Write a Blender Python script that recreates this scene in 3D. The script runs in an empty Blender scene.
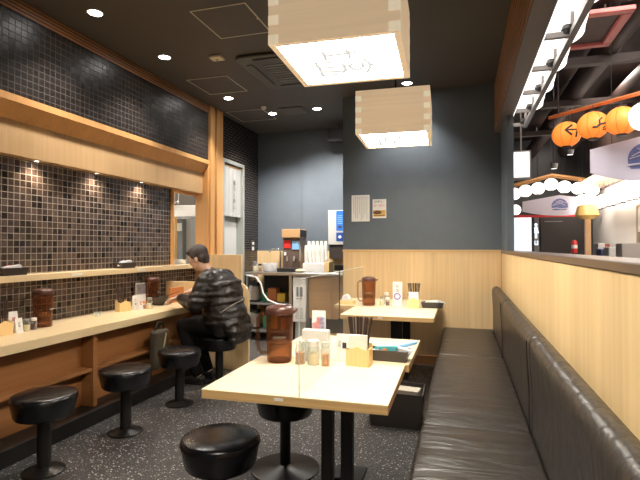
import bpy, bmesh, math, random
from mathutils import Vector, Matrix, Euler
random.seed(7)
PI = math.pi
sc = bpy.context.scene
COL = sc.collection
R = math.radians

# ------------------------------------------------------------------ camera
YAW, PITCH, EYE, FPX = R(16.5), R(0.82), 1.30, 480.0
cam_d = bpy.data.cameras.new('camera'); cam = bpy.data.objects.new('camera', cam_d); COL.objects.link(cam)
cam.location = (0, 0, EYE); cam.rotation_euler = (PI/2 + PITCH, 0, YAW)
cam_d.sensor_width = 36; cam_d.lens = 36*FPX/640; cam_d.clip_start = 0.02
sc.camera = cam
_f = Vector((-math.sin(YAW)*math.cos(PITCH), math.cos(YAW)*math.cos(PITCH), math.sin(PITCH)))
_r = Vector((math.cos(YAW), math.sin(YAW), 0)); _u = _r.cross(_f)
def ray(px, py): return _f + _r*((px-320)/FPX) + _u*((240-py)/FPX)
def Wx(px, py, X): d = ray(px, py); t = X/d.x; return Vector((X, d.y*t, EYE+d.z*t))
def Wy(px, py, Y): d = ray(px, py); t = Y/d.y; return Vector((d.x*t, Y, EYE+d.z*t))
def Wz(px, py, Z): d = ray(px, py); t = (Z-EYE)/d.z; return Vector((d.x*t, d.y*t, Z))

# ------------------------------------------------------------------ materials
def nmat(name):
    m = bpy.data.materials.new(name); m.use_nodes = True
    nt = m.node_tree; b = nt.nodes['Principled BSDF']
    return m, nt, b
def N(nt, t, **kw):
    n = nt.nodes.new(t)
    for k, v in kw.items(): setattr(n, k, v)
    return n
def P(name, col, rough=.5, metal=0, spec=.5, bump=0, bscale=60, var=0, coat=0, trans=0):
    m, nt, b = nmat(name)
    b.inputs['Base Color'].default_value = (*col, 1)
    b.inputs['Roughness'].default_value = rough; b.inputs['Metallic'].default_value = metal
    b.inputs['Specular IOR Level'].default_value = spec; b.inputs['Coat Weight'].default_value = coat
    b.inputs['Transmission Weight'].default_value = trans
    tc = N(nt, 'ShaderNodeTexCoord'); ns = N(nt, 'ShaderNodeTexNoise')
    ns.inputs['Scale'].default_value = bscale; ns.inputs['Detail'].default_value = 3
    nt.links.new(tc.outputs['Object'], ns.inputs['Vector'])
    if bump:
        bp = N(nt, 'ShaderNodeBump'); bp.inputs['Strength'].default_value = bump; bp.inputs['Distance'].default_value = .01
        nt.links.new(ns.outputs['Fac'], bp.inputs['Height']); nt.links.new(bp.outputs['Normal'], b.inputs['Normal'])
    if var or not bump:
        v = var or .05
        mx = N(nt, 'ShaderNodeMix', data_type='RGBA')
        mx.inputs[6].default_value = (*[c*(1-v) for c in col], 1); mx.inputs[7].default_value = (*[min(1, c*(1+v)) for c in col], 1)
        nt.links.new(ns.outputs['Fac'], mx.inputs[0]); nt.links.new(mx.outputs[2], b.inputs['Base Color'])
    return m
def wood(name, col, axis='Z', k=.16, rough=.45, fine=45, coat=0):
    m, nt, b = nmat(name)
    tc = N(nt, 'ShaderNodeTexCoord'); mp = N(nt, 'ShaderNodeMapping')
    s = [fine]*3; s['XYZ'.index(axis)] = 1.1
    mp.inputs['Scale'].default_value = s
    n1 = N(nt, 'ShaderNodeTexNoise'); n1.inputs['Scale'].default_value = 1; n1.inputs['Detail'].default_value = 4; n1.inputs['Distortion'].default_value = .4
    mp2 = N(nt, 'ShaderNodeMapping'); s2 = [4.0]*3; s2['XYZ'.index(axis)] = .25; mp2.inputs['Scale'].default_value = s2
    n2 = N(nt, 'ShaderNodeTexNoise'); n2.inputs['Scale'].default_value = 1
    nt.links.new(tc.outputs['Object'], mp.inputs[0]); nt.links.new(mp.outputs[0], n1.inputs['Vector'])
    nt.links.new(tc.outputs['Object'], mp2.inputs[0]); nt.links.new(mp2.outputs[0], n2.inputs['Vector'])
    ad = N(nt, 'ShaderNodeMath', operation='ADD'); nt.links.new(n1.outputs['Fac'], ad.inputs[0]); nt.links.new(n2.outputs['Fac'], ad.inputs[1])
    mr = N(nt, 'ShaderNodeMapRange'); mr.inputs[1].default_value = .65; mr.inputs[2].default_value = 1.35
    nt.links.new(ad.outputs[0], mr.inputs[0])
    mx = N(nt, 'ShaderNodeMix', data_type='RGBA')
    mx.inputs[6].default_value = (col[0]*(1-k), col[1]*(1-k*1.25), col[2]*(1-k*1.6), 1)
    mx.inputs[7].default_value = (min(1, col[0]*(1+k*.5)), min(1, col[1]*(1+k*.5)), min(1, col[2]*(1+k*.6)), 1)
    nt.links.new(mr.outputs[0], mx.inputs[0]); nt.links.new(mx.outputs[2], b.inputs['Base Color'])
    b.inputs['Roughness'].default_value = rough; b.inputs['Coat Weight'].default_value = coat
    return m
def tile(name, c1, c2, grout, u, v, w=.05, h=.05, mort=.0028, rough=.16, off=0.0, jit=.10):
    m, nt, b = nmat(name)
    tc = N(nt, 'ShaderNodeTexCoord'); sp = N(nt, 'ShaderNodeSeparateXYZ'); cb = N(nt, 'ShaderNodeCombineXYZ')
    nt.links.new(tc.outputs['Object'], sp.inputs[0])
    nt.links.new(sp.outputs['XYZ'.index(u)], cb.inputs[0]); nt.links.new(sp.outputs['XYZ'.index(v)], cb.inputs[1])
    br = N(nt, 'ShaderNodeTexBrick'); br.offset = off; br.squash = 1
    for k, val in (('Scale', 1), ('Mortar Size', mort), ('Mortar Smooth', .1), ('Bias', 0), ('Brick Width', w), ('Row Height', h)): br.inputs[k].default_value = val
    br.inputs['Color1'].default_value = (*c1, 1); br.inputs['Color2'].default_value = (*c2, 1); br.inputs['Mortar'].default_value = (*grout, 1)
    nt.links.new(cb.outputs[0], br.inputs['Vector'])
    # mottled glaze
    ns = N(nt, 'ShaderNodeTexNoise'); ns.inputs['Scale'].default_value = 38; ns.inputs['Detail'].default_value = 4
    nt.links.new(tc.outputs['Object'], ns.inputs['Vector'])
    mm = N(nt, 'ShaderNodeMix', data_type='RGBA', blend_type='MULTIPLY'); mm.inputs[0].default_value = .55
    nt.links.new(br.outputs['Color'], mm.inputs[6]); nt.links.new(ns.outputs['Fac'], mm.inputs[7])
    nt.links.new(mm.outputs[2], b.inputs['Base Color'])
    # per tile tilt
    dv = N(nt, 'ShaderNodeVectorMath', operation='DIVIDE'); dv.inputs[1].default_value = (w, h, 1)
    fl = N(nt, 'ShaderNodeVectorMath', operation='FLOOR'); wn = N(nt, 'ShaderNodeTexWhiteNoise', noise_dimensions='2D')
    nt.links.new(cb.outputs[0], dv.inputs[0]); nt.links.new(dv.outputs[0], fl.inputs[0]); nt.links.new(fl.outputs[0], wn.inputs['Vector'])
    sb = N(nt, 'ShaderNodeVectorMath', operation='SUBTRACT'); sb.inputs[1].default_value = (.5, .5, .5)
    ml = N(nt, 'ShaderNodeVectorMath', operation='SCALE'); ml.inputs['Scale'].default_value = jit
    ge = N(nt, 'ShaderNodeNewGeometry'); ad = N(nt, 'ShaderNodeVectorMath', operation='ADD'); no = N(nt, 'ShaderNodeVectorMath', operation='NORMALIZE')
    bp = N(nt, 'ShaderNodeBump', invert=True); bp.inputs['Strength'].default_value = .6; bp.inputs['Distance'].default_value = .004
    nt.links.new(br.outputs['Fac'], bp.inputs['Height'])
    nt.links.new(wn.outputs['Color'], sb.inputs[0]); nt.links.new(sb.outputs[0], ml.inputs[0])
    nt.links.new(bp.outputs['Normal'], ad.inputs[0]); nt.links.new(ml.outputs[0], ad.inputs[1]); nt.links.new(ad.outputs[0], no.inputs[0])
    nt.links.new(no.outputs[0], b.inputs['Normal'])
    mr = N(nt, 'ShaderNodeMapRange'); mr.inputs[3].default_value = rough; mr.inputs[4].default_value = .7
    nt.links.new(br.outputs['Fac'], mr.inputs[0]); nt.links.new(mr.outputs[0], b.inputs['Roughness'])
    return m
def emis(name, col, strength):
    m, nt, b = nmat(name)
    b.inputs['Base Color'].default_value = (*[min(.8, c) for c in col], 1)
    b.inputs['Emission Color'].default_value = (*col, 1); b.inputs['Emission Strength'].default_value = strength
    return m
def clear(name, tint, fac=.12, rough=.05, edge=None, fres=.5):
    # thin clear plastic / glass: tinted see-through with a glossy reflection
    m, nt, b = nmat(name)
    tr = N(nt, 'ShaderNodeBsdfTransparent'); tr.inputs[0].default_value = (*tint, 1)
    mx = N(nt, 'ShaderNodeMixShader')
    lw = N(nt, 'ShaderNodeLayerWeight'); lw.inputs[0].default_value = .35
    mr = N(nt, 'ShaderNodeMapRange'); mr.inputs[3].default_value = fac; mr.inputs[4].default_value = min(1, fac+fres)
    nt.links.new(lw.outputs['Facing'], mr.inputs[0]); nt.links.new(mr.outputs[0], mx.inputs[0])
    b.inputs['Base Color'].default_value = (*(edge or tint), 1); b.inputs['Roughness'].default_value = rough
    out = nt.nodes['Material Output']
    nt.links.new(tr.outputs[0], mx.inputs[1]); nt.links.new(b.outputs[0], mx.inputs[2]); nt.links.new(mx.outputs[0], out.inputs[0])
    return m
def terrazzo():
    m, nt, b = nmat('dark speckled floor')
    tc = N(nt, 'ShaderNodeTexCoord')
    prev = None
    base = N(nt, 'ShaderNodeTexNoise'); base.inputs['Scale'].default_value = 14; base.inputs['Detail'].default_value = 5
    nt.links.new(tc.outputs['Object'], base.inputs['Vector'])
    bm_ = N(nt, 'ShaderNodeMix', data_type='RGBA'); bm_.inputs[6].default_value = (.018, .017, .017, 1); bm_.inputs[7].default_value = (.055, .051, .050, 1)
    nt.links.new(base.outputs['Fac'], bm_.inputs[0]); prev = bm_.outputs[2]
    for scale, thr, keep, colr in ((66, .32, .24, (.62, .59, .55)), (120, .34, .34, (.32, .30, .28)), (40, .18, .15, (.75, .72, .68))):
        vo = N(nt, 'ShaderNodeTexVoronoi', voronoi_dimensions='3D'); vo.inputs['Scale'].default_value = scale
        nt.links.new(tc.outputs['Object'], vo.inputs['Vector'])
        lt = N(nt, 'ShaderNodeMath', operation='LESS_THAN'); lt.inputs[1].default_value = thr
        nt.links.new(vo.outputs['Distance'], lt.inputs[0])
        s = N(nt, 'ShaderNodeSeparateColor'); nt.links.new(vo.outputs['Color'], s.inputs[0])
        l2 = N(nt, 'ShaderNodeMath', operation='LESS_THAN'); l2.inputs[1].default_value = keep; nt.links.new(s.outputs[0], l2.inputs[0])
        mu = N(nt, 'ShaderNodeMath', operation='MULTIPLY'); nt.links.new(lt.outputs[0], mu.inputs[0]); nt.links.new(l2.outputs[0], mu.inputs[1])
        mx = N(nt, 'ShaderNodeMix', data_type='RGBA'); mx.inputs[7].default_value = (*colr, 1)
        nt.links.new(mu.outputs[0], mx.inputs[0]); nt.links.new(prev, mx.inputs[6]); prev = mx.outputs[2]
    nt.links.new(prev, b.inputs['Base Color']); b.inputs['Roughness'].default_value = .42
    return m
def leather(name, col, rough=.33):
    m, nt, b = nmat(name)
    b.inputs['Base Color'].default_value = (*col, 1); b.inputs['Roughness'].default_value = rough
    tc = N(nt, 'ShaderNodeTexCoord')
    mp = N(nt, 'ShaderNodeMapping'); mp.inputs['Scale'].default_value = (2.0, 9, 3)
    n1 = N(nt, 'ShaderNodeTexNoise'); n1.inputs['Scale'].default_value = 1.3; n1.inputs['Detail'].default_value = 3; n1.inputs['Distortion'].default_value = .5
    n2 = N(nt, 'ShaderNodeTexVoronoi'); n2.inputs['Scale'].default_value = 300
    nt.links.new(tc.outputs['Object'], mp.inputs[0]); nt.links.new(mp.outputs[0], n1.inputs['Vector']); nt.links.new(tc.outputs['Object'], n2.inputs['Vector'])
    b1 = N(nt, 'ShaderNodeBump'); b1.inputs['Strength'].default_value = .5; b1.inputs['Distance'].default_value = .03
    b2 = N(nt, 'ShaderNodeBump'); b2.inputs['Strength'].default_value = .12; b2.inputs['Distance'].default_value = .002
    nt.links.new(n1.outputs['Fac'], b1.inputs['Height']); nt.links.new(n2.outputs['Distance'], b2.inputs['Height'])
    nt.links.new(b1.outputs[0], b2.inputs['Normal']); nt.links.new(b2.outputs[0], b.inputs['Normal'])
    return m
def quilt(name, col, scale, axis='Z'):
    m, nt, b = nmat(name)
    b.inputs['Base Color'].default_value = (*col, 1); b.inputs['Roughness'].default_value = .40
    tc = N(nt, 'ShaderNodeTexCoord'); w = N(nt, 'ShaderNodeTexWave', wave_type='BANDS', bands_direction=axis, wave_profile='SIN')
    w.inputs['Scale'].default_value = scale; w.inputs['Distortion'].default_value = 5; w.inputs['Detail'].default_value = 2; w.inputs['Detail Scale'].default_value = 1.5
    n = N(nt, 'ShaderNodeTexNoise'); n.inputs['Scale'].default_value = 22; n.inputs['Distortion'].default_value = 1
    nt.links.new(tc.outputs['Object'], w.inputs[0]); nt.links.new(tc.outputs['Object'], n.inputs['Vector'])
    ad = N(nt, 'ShaderNodeMath', operation='ADD'); nt.links.new(w.outputs['Fac'], ad.inputs[0]); nt.links.new(n.outputs['Fac'], ad.inputs[1])
    bp = N(nt, 'ShaderNodeBump'); bp.inputs['Strength'].default_value = .45; bp.inputs['Distance'].default_value = .012
    nt.links.new(ad.outputs[0], bp.inputs['Height']); nt.links.new(bp.outputs[0], b.inputs['Normal'])
    return m

M = {}
M['blond_v'] = wood('blond wood upright grain', (.82, .60, .33), 'Z', .15, .42)
M['blond_y'] = wood('blond wood long grain', (.78, .52, .25), 'Y', .15, .40)
M['blond_x'] = wood('blond wood cross grain', (.78, .53, .26), 'X', .14, .40)
M['frame_wood'] = wood('honey wood of the recess', (.74, .40, .15), 'Z', .14, .45)
M['frame_wood_y'] = wood('honey wood strip', (.74, .42, .17), 'Y', .12, .45)
M['table'] = wood('pale table laminate', (.88, .75, .52), 'X', .08, .30, 30)
M['table_edge'] = wood('table edge wood', (.76, .52, .24), 'X', .25, .40, 60)
M['counter'] = wood('pale counter laminate', (.86, .68, .42), 'Y', .10, .32, 30)
M['slat'] = wood('brown slatted wood', (.36, .17, .07), 'Y', .2, .45)
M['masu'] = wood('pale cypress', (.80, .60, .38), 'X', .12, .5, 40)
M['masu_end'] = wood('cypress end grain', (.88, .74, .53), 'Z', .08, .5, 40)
for k_, e_ in (('masu', .26), ('masu_end', .30)):   # emission added to the wooden boards so the lamp sides look lit
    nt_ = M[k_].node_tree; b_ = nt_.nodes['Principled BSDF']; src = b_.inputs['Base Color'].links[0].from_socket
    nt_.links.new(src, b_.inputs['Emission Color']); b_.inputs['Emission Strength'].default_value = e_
M['under'] = wood('brown under counter board darkened for shade', (.33, .145, .05), 'Y', .18, .45)  # brown wood, colour lowered further to carry the shade under the worktop
M['paleb'] = wood('light box wood', (.85, .62, .30), 'Z', .10, .5, 60)
M['tile_up'] = tile('dark mosaic tile', (.020, .014, .012), (.035, .026, .022), (.13, .105, .09), 'Y', 'Z', rough=.36, jit=.06)
M['tile_low'] = tile('brown glazed mosaic tile', (.022, .016, .014), (.145, .10, .082), (.42, .36, .31), 'Y', 'Z', rough=.15, jit=.14)
M['tile_rear'] = tile('dark oblong tile', (.018, .014, .013), (.035, .027, .024), (.12, .10, .09), 'Y', 'Z', w=.10, h=.035, off=.5, rough=.2)
M['ceil'] = P('charcoal ceiling paint', (.085, .076, .068), .6, var=.06, bscale=3)
M['dark_wall'] = P('slate blue wall paint', (.12, .145, .172), .42, bump=.05, bscale=8, var=.1)
M['dark_trim'] = P('dark brown painted trim', (.045, .036, .033), .4)
M['cap'] = P('brown sill laminate', (.10, .062, .046), .28)
M['header'] = P('grey painted header', (.21, .185, .18), .4)
M['floor'] = terrazzo()
M['leather'] = leather('black brown leather', (.026, .021, .018), .36)
M['stool_leather'] = P('black vinyl', (.006, .006, .008), .24, bump=.05, bscale=60)
M['black'] = P('black paint', (.012, .011, .011), .45)
M['black_metal'] = P('black metal', (.008, .007, .007), .35)
M['white_line'] = P('pale access frame', (.62, .58, .50), .5)
M['white'] = P('white plastic', (.82, .81, .78), .4)
M['paper'] = P('white paper', (.85, .84, .80), .7)
M['grey'] = P('light grey panel', (.50, .50, .48), .5)
M['midgrey'] = P('mid grey plastic', (.22, .22, .22), .5)
M['cassette'] = P('dark grey air conditioner plastic', (.085, .080, .072), .5)
M['steel'] = P('brushed steel', (.62, .62, .62), .28, metal=1)
M['chrome'] = P('chrome', (.8, .8, .8), .12, metal=1)
M['ink'] = P('dark ink', (.05, .05, .055), .8)
M['grey_ink'] = P('faint grey ink', (.30, .30, .30), .8)
M['red_ink'] = P('red ink', (.72, .10, .12), .7)
M['blue_ink'] = P('blue ink', (.10, .14, .48), .7)
M['blue'] = P('blue panel', (.03, .16, .58), .35)
M['lightblue'] = P('pale blue panel', (.25, .50, .80), .4)
M['orange_board'] = P('terracotta board', (.55, .19, .06), .5)
M['noren'] = P('off white cloth', (.38, .38, .37), .85, bump=.1, bscale=150)
M['pitcher'] = clear('brown clear plastic', (.86, .70, .58), .12, .08, (.20, .09, .05))
M['pitcher_lid'] = P('dark brown lid', (.085, .032, .022), .3)
M['acryl'] = clear('clear acrylic', (.985, .99, .985), .0, .02, fres=.09)
M['acryl_edge'] = P('frosted acrylic edge', (.75, .80, .78), .2)
M['glass'] = clear('clear glass', (.90, .93, .92), .10, .04)
M['amber'] = clear('amber liquid', (.85, .50, .14), .3, .1, (.7, .35, .08))
M['soy'] = clear('brown sauce', (.45, .10, .03), .4, .1, (.25, .05, .02))
M['cream'] = P('cream powder', (.85, .72, .45), .6)
M['skin'] = P('skin', (.62, .38, .27), .5)
M['hair'] = P('short dark hair', (.045, .033, .028), .6, bump=.5, bscale=120)
M['jacket'] = quilt('black quilted nylon', (.018, .013, .011), 4.5)
M['trousers'] = P('dark trousers', (.010, .009, .009), .9, spec=.15, bump=.2, bscale=90)
M['piping'] = P('pale jacket piping', (.40, .35, .28), .4)
M['cloth_white'] = P('white wrapped towel', (.82, .82, .84), .5, bump=.3, bscale=60)
M['red'] = P('red plastic', (.62, .03, .03), .35)
M['teal'] = P('teal wrapper', (.10, .48, .55), .35)
M['green'] = P('green box', (.04, .28, .16), .5)
M['yellow'] = P('yellow box', (.75, .50, .06), .5)
M['orange_pl'] = P('orange plastic', (.72, .25, .05), .5)
M['kwall'] = P('kitchen wall', (.60, .60, .57), .5)
M['lamp_lit'] = emis('lit lamp diffuser', (1, .92, .79), 27)
M['down_lit'] = emis('downlight glow', (1, .97, .92), 30)
M['lant_white'] = emis('white lantern paper', (1, .94, .84), 1.0)
M['lant_box'] = emis('lit white acrylic', (1, .97, .90), .8)
M['screen'] = emis('lit white screen', (.80, .88, 1), .42)
M['pict'] = emis('lit white pictogram', (.75, .88, 1), .5)
M['facade'] = P('pale shop front', (.75, .70, .64), .6)
M['out_ceil'] = P('mall ceiling', (.035, .022, .019), .7)
M['out_metal'] = P('mall duct', (.05, .030, .026), .6)
M['red_metal'] = P('red lit metal frame', (.33, .07, .06), .5)
M['orange_bar'] = P('orange beam', (.70, .22, .08), .5)
M['lav'] = P('lavender banner cloth', (.66, .63, .75), .8)
M['indigo'] = P('indigo print', (.16, .19, .42), .8)
M['gold'] = P('gold cloth', (.70, .45, .15), .4)
M['out_floor'] = P('mall floor', (.20, .18, .17), .3)
M['blackwall'] = P('mall black wall', (.022, .020, .021), .4)

def lantern_mat():
    # translucent orange paper, brighter where the bulb sits behind it (a lamp gives off this light)
    m, nt, b = nmat('orange lantern paper')
    tc = N(nt, 'ShaderNodeTexCoord'); gr = N(nt, 'ShaderNodeTexGradient', gradient_type='SPHERICAL')
    mp = N(nt, 'ShaderNodeMapping'); mp.inputs['Location'].default_value = (.1, .2, -.3); mp.inputs['Scale'].default_value = (2.6, 2.6, 2.6)
    mp.vector_type = 'POINT'
    nt.links.new(tc.outputs['Object'], mp.inputs[0]); nt.links.new(mp.outputs[0], gr.inputs[0])
    mx = N(nt, 'ShaderNodeMix', data_type='RGBA'); mx.inputs[6].default_value = (.95, .15, .012, 1); mx.inputs[7].default_value = (1, .42, .07, 1)
    nt.links.new(gr.outputs['Fac'], mx.inputs[0]); nt.links.new(mx.outputs[2], b.inputs['Emission Color'])
    b.inputs['Emission Strength'].default_value = .42; b.inputs['Base Color'].default_value = (.8, .25, .05, 1)
    return m
M['lant_orange'] = lantern_mat()

# ------------------------------------------------------------------ mesh helpers
class MB:
    def __init__(s): s.v = []; s.f = []
    def add(s, vs, fs):
        k = len(s.v); s.v += [tuple(v) for v in vs]; s.f += [tuple(i+k for i in f) for f in fs]; return s
    def box(s, x0, x1, y0, y1, z0, z1):
        return s.add([(x0,y0,z0),(x1,y0,z0),(x1,y1,z0),(x0,y1,z0),(x0,y0,z1),(x1,y0,z1),(x1,y1,z1),(x0,y1,z1)],
                     [(0,3,2,1),(4,5,6,7),(0,1,5,4),(1,2,6,5),(2,3,7,6),(3,0,4,7)])
    def prism(s, poly, a0, a1, axis='Y'):
        n = len(poly)
        def pt(p, a): return {'Y': (p[0], a, p[1]), 'X': (a, p[0], p[1]), 'Z': (p[0], p[1], a)}[axis]
        return s.add([pt(p, a0) for p in poly]+[pt(p, a1) for p in poly],
                     [tuple(range(n)), tuple(range(2*n-1, n-1, -1))]+[(i, (i+1) % n, (i+1) % n+n, i+n) for i in range(n)])
    def lathe(s, prof, c=(0, 0, 0), n=24, cap=True, sx=1, sy=1):
        vs = []; fs = []; m = len(prof)
        for r, z in prof:
            for i in range(n):
                a = 2*PI*i/n; vs.append((c[0]+r*sx*math.cos(a), c[1]+r*sy*math.sin(a), c[2]+z))
        for j in range(m-1):
            for i in range(n): fs.append((j*n+i, j*n+(i+1) % n, (j+1)*n+(i+1) % n, (j+1)*n+i))
        if cap: fs.append(tuple(range(n-1, -1, -1))); fs.append(tuple((m-1)*n+i for i in range(n)))
        return s.add(vs, fs)
    def tube(s, pts, r, n=8):
        pts = [Vector(p) for p in pts]; rs = r if isinstance(r, (list, tuple)) else [r]*len(pts)
        vs = []; fs = []; prev = None
        for i, p in enumerate(pts):
            t = (pts[min(i+1, len(pts)-1)]-pts[max(i-1, 0)]).normalized()
            if prev is None: prev = Vector((0, 0, 1)) if abs(t.z) < .9 else Vector((1, 0, 0))
            a = (prev-t*prev.dot(t)).normalized(); b = t.cross(a); prev = a
            for k in range(n):
                an = 2*PI*k/n; vs.append(p+a*(rs[i]*math.cos(an))+b*(rs[i]*math.sin(an)))
        for i in range(len(pts)-1):
            for k in range(n): fs.append((i*n+k, i*n+(k+1) % n, (i+1)*n+(k+1) % n, (i+1)*n+k))
        fs.append(tuple(range(n-1, -1, -1))); fs.append(tuple((len(pts)-1)*n+k for k in range(n)))
        return s.add(vs, fs)
    def ball(s, c, r, rot=None, nu=16, nv=10):
        r = (r, r, r) if not isinstance(r, (tuple, list)) else r
        vs = []; fs = []; mt = Euler(rot).to_matrix() if rot else Matrix.Identity(3); c = Vector(c)
        vs.append(c+mt@Vector((0, 0, -r[2])))
        for j in range(1, nv):
            ph = PI*j/nv-PI/2
            for i in range(nu):
                a = 2*PI*i/nu; vs.append(c+mt@Vector((r[0]*math.cos(ph)*math.cos(a), r[1]*math.cos(ph)*math.sin(a), r[2]*math.sin(ph))))
        vs.append(c+mt@Vector((0, 0, r[2])))
        for i in range(nu): fs.append((0, 1+(i+1) % nu, 1+i)); fs.append((len(vs)-1, 1+(nv-2)*nu+i, 1+(nv-2)*nu+(i+1) % nu))
        for j in range(nv-2):
            for i in range(nu): fs.append((1+j*nu+i, 1+j*nu+(i+1) % nu, 1+(j+1)*nu+(i+1) % nu, 1+(j+1)*nu+i))
        return s.add(vs, fs)
    def limb(s, pts, rs):
        s.tube(pts, rs, 14)
        for p, r in zip(pts, rs): s.ball(p, r)
        return s
    def xf(s, mat):
        s.v = [tuple(mat@Vector(v)) for v in s.v]; return s
def mesh_of(name, mb, mat, smooth=True, ang=35):
    me = bpy.data.meshes.new(name); me.from_pydata([tuple(v) for v in mb.v], [], mb.f)
    bm = bmesh.new(); bm.from_mesh(me); bmesh.ops.recalc_face_normals(bm, faces=bm.faces); bm.to_mesh(me); bm.free()
    for m in (mat if isinstance(mat, (list, tuple)) else [mat]): me.materials.append(m)
    if smooth: me.shade_smooth(); me.set_sharp_from_angle(angle=R(ang))
    return me
def obj(name, mb, mat, parent=None, bev=0, seg=2, smooth=True, ang=35):
    o = bpy.data.objects.new(name, mesh_of(name, mb, mat, smooth, ang)); COL.objects.link(o)
    if parent: o.parent = parent
    if bev:
        m = o.modifiers.new('bevel', 'BEVEL'); m.width = bev; m.segments = seg; m.limit_method = 'ANGLE'; m.angle_limit = R(40); m.harden_normals = False
    return o
def tag(o, label, cat, group=None, kind=None):
    o['label'] = label; o['category'] = cat
    if group: o['group'] = group
    if kind: o['kind'] = kind
    return o
def thing(name, label, cat, loc=(0, 0, 0), rz=0, group=None):
    o = bpy.data.objects.new(name, None); COL.objects.link(o); o.empty_display_size = .1
    o.location = loc; o.rotation_euler = (0, 0, rz); return tag(o, label, cat, group)
def struct(name, mb, mat, parent=None, **kw):
    o = obj(name, mb, mat, parent, **kw)
    if not parent: o['kind'] = 'structure'
    return o
def dup(root, loc, rz=None, label=None, group=None, scale=None):
    r = root.copy(); COL.objects.link(r); r.location = loc
    if rz is not None: r.rotation_euler = (root.rotation_euler[0], root.rotation_euler[1], rz)
    if label: r['label'] = label
    if group: r['group'] = group
    if scale: r.scale = scale
    for ch in list(root.children):
        c = ch.copy(); COL.objects.link(c); c.parent = r
        for g in ch.children:
            d = g.copy(); COL.objects.link(d); d.parent = c
    return r
def text(name, s, size, loc, rot, mat, parent=None, ext=.0006, align='CENTER', yspace=1.0):
    cu = bpy.data.curves.new(name, 'FONT'); cu.body = s; cu.size = size; cu.extrude = ext; cu.align_x = align; cu.align_y = 'CENTER'; cu.space_line = yspace
    t = bpy.data.objects.new('tmp', cu); COL.objects.link(t)
    dg = bpy.context.evaluated_depsgraph_get(); me = bpy.data.meshes.new_from_object(t.evaluated_get(dg))
    bpy.data.objects.remove(t); bpy.data.curves.remove(cu)
    me.materials.clear(); me.materials.append(mat); me.name = name
    o = bpy.data.objects.new(name, me); COL.objects.link(o); o.location = loc; o.rotation_euler = rot
    if parent: o.parent = parent
    return o
def remesh(name, mb, mat, vox, parent=None, smooth=6):
    me = bpy.data.meshes.new('tmp'); me.from_pydata([tuple(v) for v in mb.v], [], mb.f)
    bm = bmesh.new(); bm.from_mesh(me); bmesh.ops.recalc_face_normals(bm, faces=bm.faces); bm.to_mesh(me); bm.free()
    t = bpy.data.objects.new('tmp', me); COL.objects.link(t)
    m = t.modifiers.new('r', 'REMESH'); m.mode = 'VOXEL'; m.voxel_size = vox
    if smooth: m2 = t.modifiers.new('s', 'SMOOTH'); m2.factor = .5; m2.iterations = smooth
    dg = bpy.context.evaluated_depsgraph_get(); m3 = bpy.data.meshes.new_from_object(t.evaluated_get(dg))
    bpy.data.objects.remove(t); m3.name = name; m3.materials.clear(); m3.materials.append(mat); m3.shade_smooth()
    o = bpy.data.objects.new(name, m3); COL.objects.link(o)
    if parent: o.parent = parent
    return o
def rrect(x0, x1, y0, y1, r, n=6):
    p = []
    for cx, cy, a0 in ((x1-r, y0+r, -90), (x1-r, y1-r, 0), (x0+r, y1-r, 90), (x0+r, y0+r, 180)):
        for i in range(n+1):
            a = R(a0+90*i/n); p.append((cx+r*math.cos(a), cy+r*math.sin(a)))
    return p
def area(name, loc, rot, sx, sy, power, col=(1, .9, .78), parent=None, spread=None):
    l = bpy.data.lights.new(name, 'AREA'); l.shape = 'RECTANGLE'; l.size = sx; l.size_y = sy; l.energy = power; l.color = col
    if spread: l.spread = spread
    o = bpy.data.objects.new(name, l); COL.objects.link(o); o.location = loc; o.rotation_euler = rot
    if parent: o.parent = parent
    return o
def spot(name, loc, power, ang=110, col=(1, .88, .72), rad=.03, rot=(0, 0, 0), blend=.8, parent=None):
    l = bpy.data.lights.new(name, 'SPOT'); l.energy = power; l.spot_size = R(ang); l.spot_blend = blend; l.color = col; l.shadow_soft_size = rad
    o = bpy.data.objects.new(name, l); COL.objects.link(o); o.location = loc; o.rotation_euler = rot
    if parent: o.parent = parent
    return o

# ------------------------------------------------------------------ room shell
H = 3.05; XA = -3.0; XB = -3.07; XC = -3.17; XW = .40; YW = 5.45; YA = 6.85; YN = -1.6
ZC = .71
struct('floor', MB().box(-3.4, .52, YN, YA+.1, -.1, 0), M['floor'])
struct('ceiling', MB().box(-3.4, .46, YN, YA+.1, H, H+.1), M['ceil'])
# left wall : upper mosaic, lower mosaic set back
struct('wall_left', MB().box(-3.20, XA, YN, 5.27, 2.365, H), M['tile_up'])
mb = MB().box(-3.20, XC, YN, 4.735, 0, 1.96).box(-3.20, XC, 4.735, 5.27, 0, 1.05)
struct('wall_left_lower', mb, M['tile_low'])
# recess surround in honey wood : flat lip, splayed soffit
surr = [(-3.20, 2.365), (XA+.012, 2.365), (XA+.012, 2.3155), (XB, 2.206), (-3.20, 2.206)]
struct('trim_1', MB().prism(surr, YN, 5.27, 'Y'), M['frame_wood'], smooth=False)
struct('trim_2', MB().box(-3.20, XB, YN, 5.265, 1.959, 2.206), wood('light fascia board', (.68, .45, .23), 'Z', .12, .42), smooth=False)
# slatted cornice of the left wall
mb = MB()
for k in range(4): mb.box(XA+.008, XA+.013, YN, 5.27, H-.022-.026*k, H-.006-.026*k)
struct('trim_12', MB().box(XA, XA+.008, YN, 5.27, H-.108, H), M['black'])
struct('trim_3', mb, M['slat'], smooth=False)
# jamb and twin posts
struct('trim_4', MB().box(-3.175, XA, 5.27, 5.30, 0, 2.36).box(-3.175, XA+.02, 5.30, 5.40, 0, H), M['frame_wood'], bev=.002)
struct('trim_5', MB().box(-3.175, XA-.04, 5.40, 5.46, 0, H), M['black'])
struct('trim_6', MB().box(-3.175, XA+.02, 5.46, 5.62, 0, H), M['frame_wood'], bev=.003)
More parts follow.
